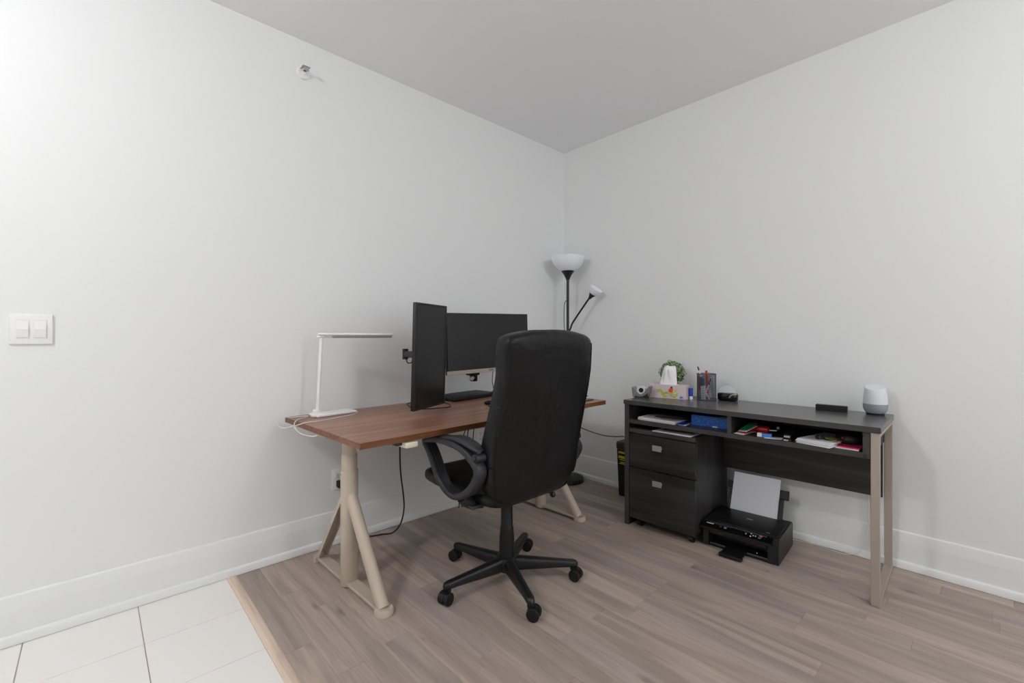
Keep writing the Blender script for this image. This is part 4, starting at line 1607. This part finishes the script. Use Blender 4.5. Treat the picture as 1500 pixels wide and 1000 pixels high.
b.tube([(0.09, 0.006, 0.017), (0.125, 0.010, 0.020)], 0.004, 10)
b.sphere((0.128, 0.010, 0.034), 0.009, 12, 8)
b.build('metal_end', M['nickel'], rd)
sx = kthing('small_box', 'small blue and white carton on the right shelf', 'box', 0.729, 0.022, ZS, 12)
b = MB()
b.box((0.0, 0, 0), (0.020, 0.026, 0.017), 0.0008, 1)
b.build('white_end', M['paper'], sx)
b = MB()
b.box((0.0201, 0, 0), (0.062, 0.026, 0.017), 0.0008, 1)
b.build('blue_sleeve', M['light_blue'], sx)
sheet('card', 'white card lying beside the small blue carton on the shelf', 'card', 0.762, 0.004, ZS, 0.085, 0.05, 0.0015, 16, M['paper'])
stp = kthing('stapler', 'black stapler pointing out of the right shelf', 'stapler', 0.862, 0.006, ZS, 4)
b = MB()
b.box((-0.018, 0.0, 0.0), (0.018, 0.15, 0.010), 0.003)
b.build('base', M['black_soft'], stp)
b = MB()
b.box((-0.015, 0.004, 0.018), (0.015, 0.145, 0.040), 0.006, rot=Matrix.Rotation(R(4), 3, 'X'), pivot=(0, 0.145, 0.02))
b.box((-0.012, 0.10, 0.008), (0.012, 0.14, 0.022))
b.build('arm', M['black'], stp)
b = MB()
for k in range(4):
    b.box((-0.012 + k * 0.0062, 0.0030, 0.018), (-0.0075 + k * 0.0062, 0.0038, 0.024))
b.build('maker_mark', M['print_white'], stp, smooth=False)
b = MB()
b.box((-0.014, -0.003, 0.002), (0.006, 0.004, 0.008), 0.001, 1)
b.build('anvil', M['nickel'], stp)

sheet('document_stack', 'thick stack of white documents in the middle of the right shelf', 'papers', 0.898, 0.018, ZS, 0.140, 0.25, 0.0042, -14, [M['paper'], M['paper'], M['paper']], 5)
ea = kthing('earphones', 'black earphones with thin lead lying on the white documents', 'earphones', 0.985, 0.060, ZS + 0.0215, 0)
for p_ in ((-0.012, 0.0, 0.008), (0.006, 0.012, 0.008)):
    b = MB()
    b.sphere(p_, 0.0085, 12, 8)
    b.build('earbud', M['black'], ea)
b = MB()
b.tube([(-0.012, 0, 0.006), (-0.016, -0.014, 0.004), (-0.005, -0.018, 0.003), (0.01, -0.006, 0.003), (0.035, -0.012, 0.004), (0.06, 0.0, 0.010), (0.085, -0.006, 0.004), (0.098, 0.006, 0.003)], 0.0016, 6, 5)
b.build('lead', M['cable_black'], ea)
cable('olive_cord', [KF.w(1.00, 0.085, ZS + 0.0235), KF.w(1.03, 0.060, ZS + 0.025), KF.w(1.05, 0.085, ZS + 0.024), KF.w(1.02, 0.105, ZS + 0.024), KF.w(1.0, 0.072, ZS + 0.029), KF.w(1.05, 0.045, ZS + 0.024)], 0.0032, M['olive'], 'olive green cord bundled on the white documents', 5)
sheet('pink_folder', 'bright pink paper with white edge at the right end of the shelf', 'folder', 1.051, 0.022, ZS, 0.083, 0.16, 0.0050, -3, [M['paper'], M['pink']], 2)
pc = kthing('cable_case', 'round black case on the pink paper at the shelf end', 'case', 1.085, 0.125, ZS + 0.0105, 0)
b = MB()
b.lathe([(0.0, 0.0), (0.048, 0.0), (0.053, 0.006), (0.054, 0.022), (0.050, 0.036), (0.035, 0.043), (0.0, 0.045)], n=32)
b.build('shell', M['black_soft'], pc, angle=50)
b = MB()
b.tube([(0.0542 * cos(2 * pi * k / 32), 0.0542 * sin(2 * pi * k / 32), 0.021) for k in range(33)], 0.0013, 6)
b.build('zip', M['grey_plastic'], pc)
b = MB()
b.sphere((-0.022, -0.047, 0.026), 0.0045, 10, 8)
tag(b.build('tag', M['red'], pc), 'small red tag')
cable('thin_lead', [KF.w(1.05, 0.075, ZS + 0.024), KF.w(1.052, 0.055, ZS + 0.013), KF.w(1.075, 0.035, ZS + 0.0125), KF.w(1.105, 0.045, ZS + 0.0125), KF.w(1.130, 0.040, ZS + 0.0125)], 0.0013, M['grey_plastic'], 'thin grey lead lying on the pink paper')

# white cable behind the console, trailing on the floor to the printer
cable('power_cable', [Vector((-0.030, -2.035, 0.40)), Vector((-0.026, -2.036, 0.30)), Vector((-0.026, -2.036, 0.18)), Vector((-0.040, -2.030, 0.10)), Vector((-0.045, -2.00, 0.03)), Vector((-0.050, -1.955, 0.004)), Vector((-0.055, -1.89, 0.003)), Vector((-0.040, -1.80, 0.003)), Vector((-0.055, -1.72, 0.003)), Vector((-0.085, -1.665, 0.010))],
      0.0020, M['cable_white'], 'thin white cable trailing along the floor below the console desk', 6)

# ------------------------------------------------------------------ fittings on the left wall
sw = thing('light_switch', 'white double rocker light switch on the left wall', 'switch', (-3.0685, 0, 1.1545))
b = MB()
b.box((-0.057, -0.0075, -0.057), (0.057, -0.0002, 0.057), 0.0035, 3)
b.build('cover_plate', M['white'], sw)
for sx_, up in ((-0.023, 1), (0.023, 1)):
    b = MB()
    b.box((sx_ - 0.0185, -0.0082, -0.0355), (sx_ + 0.0185, -0.0074, 0.0355))
    fr = b.build('switch_frame', M['trim'], sw, smooth=False)
    b = MB()
    x0, x1 = sx_ - 0.0155, sx_ + 0.0155
    pr_ = [(-0.0076, -0.031), (-0.0105, -0.031), (-0.0140, 0.0), (-0.0090, 0.031), (-0.0076, 0.031)]
    b.prism([(x0, y, z_) for y, z_ in pr_], (x1 - x0, 0, 0))
    b.build('rocker', M['white'], fr, angle=5)
    for z_ in (-0.047, 0.047):
        b = MB()
        b.cyl((sx_, -0.0072, z_), (sx_, -0.0084, z_), 0.0032, n=12)
        b.build('screw', M['trim'], sw)

sk = thing('sprinkler', 'small white sidewall fire sprinkler high on the left wall', 'sprinkler', (-2.097, 0, 2.508))
my = Matrix.Rotation(R(90), 3, 'X')
b = MB()
b.lathe([(0.0, 0.0003), (0.033, 0.0003), (0.034, 0.003), (0.030, 0.009), (0.020, 0.011), (0.0, 0.011)], n=32, mtx=my)
b.build('escutcheon', M['white'], sk)
b = MB()
b.lathe([(0.0, 0.009), (0.011, 0.009), (0.011, 0.022), (0.007, 0.026), (0.0, 0.026)], n=20, mtx=my)
b.tube([(-0.010, -0.020, 0), (-0.013, -0.034, 0), (-0.006, -0.050, 0.004)], 0.0024, 8)
b.tube([(0.010, -0.020, 0), (0.013, -0.034, 0), (0.006, -0.050, 0.004)], 0.0024, 8)
b.build('nozzle_frame', M['white'], sk)
b = MB()
b.cyl((0, -0.022, 0), (0, -0.048, 0.002), 0.0030, n=10)
b.build('glass_bulb', M['dark_hole'], sk)
b = MB()
b.box((-0.019, -0.058, 0.010), (0.019, -0.014, 0.0125), 0.0008, 1)
b.box((-0.013, -0.0545, -0.010), (0.013, -0.051, 0.012), 0.001, 1)
tag(b.build('deflector', M['nickel'], sk), 'grey metal deflector plate')
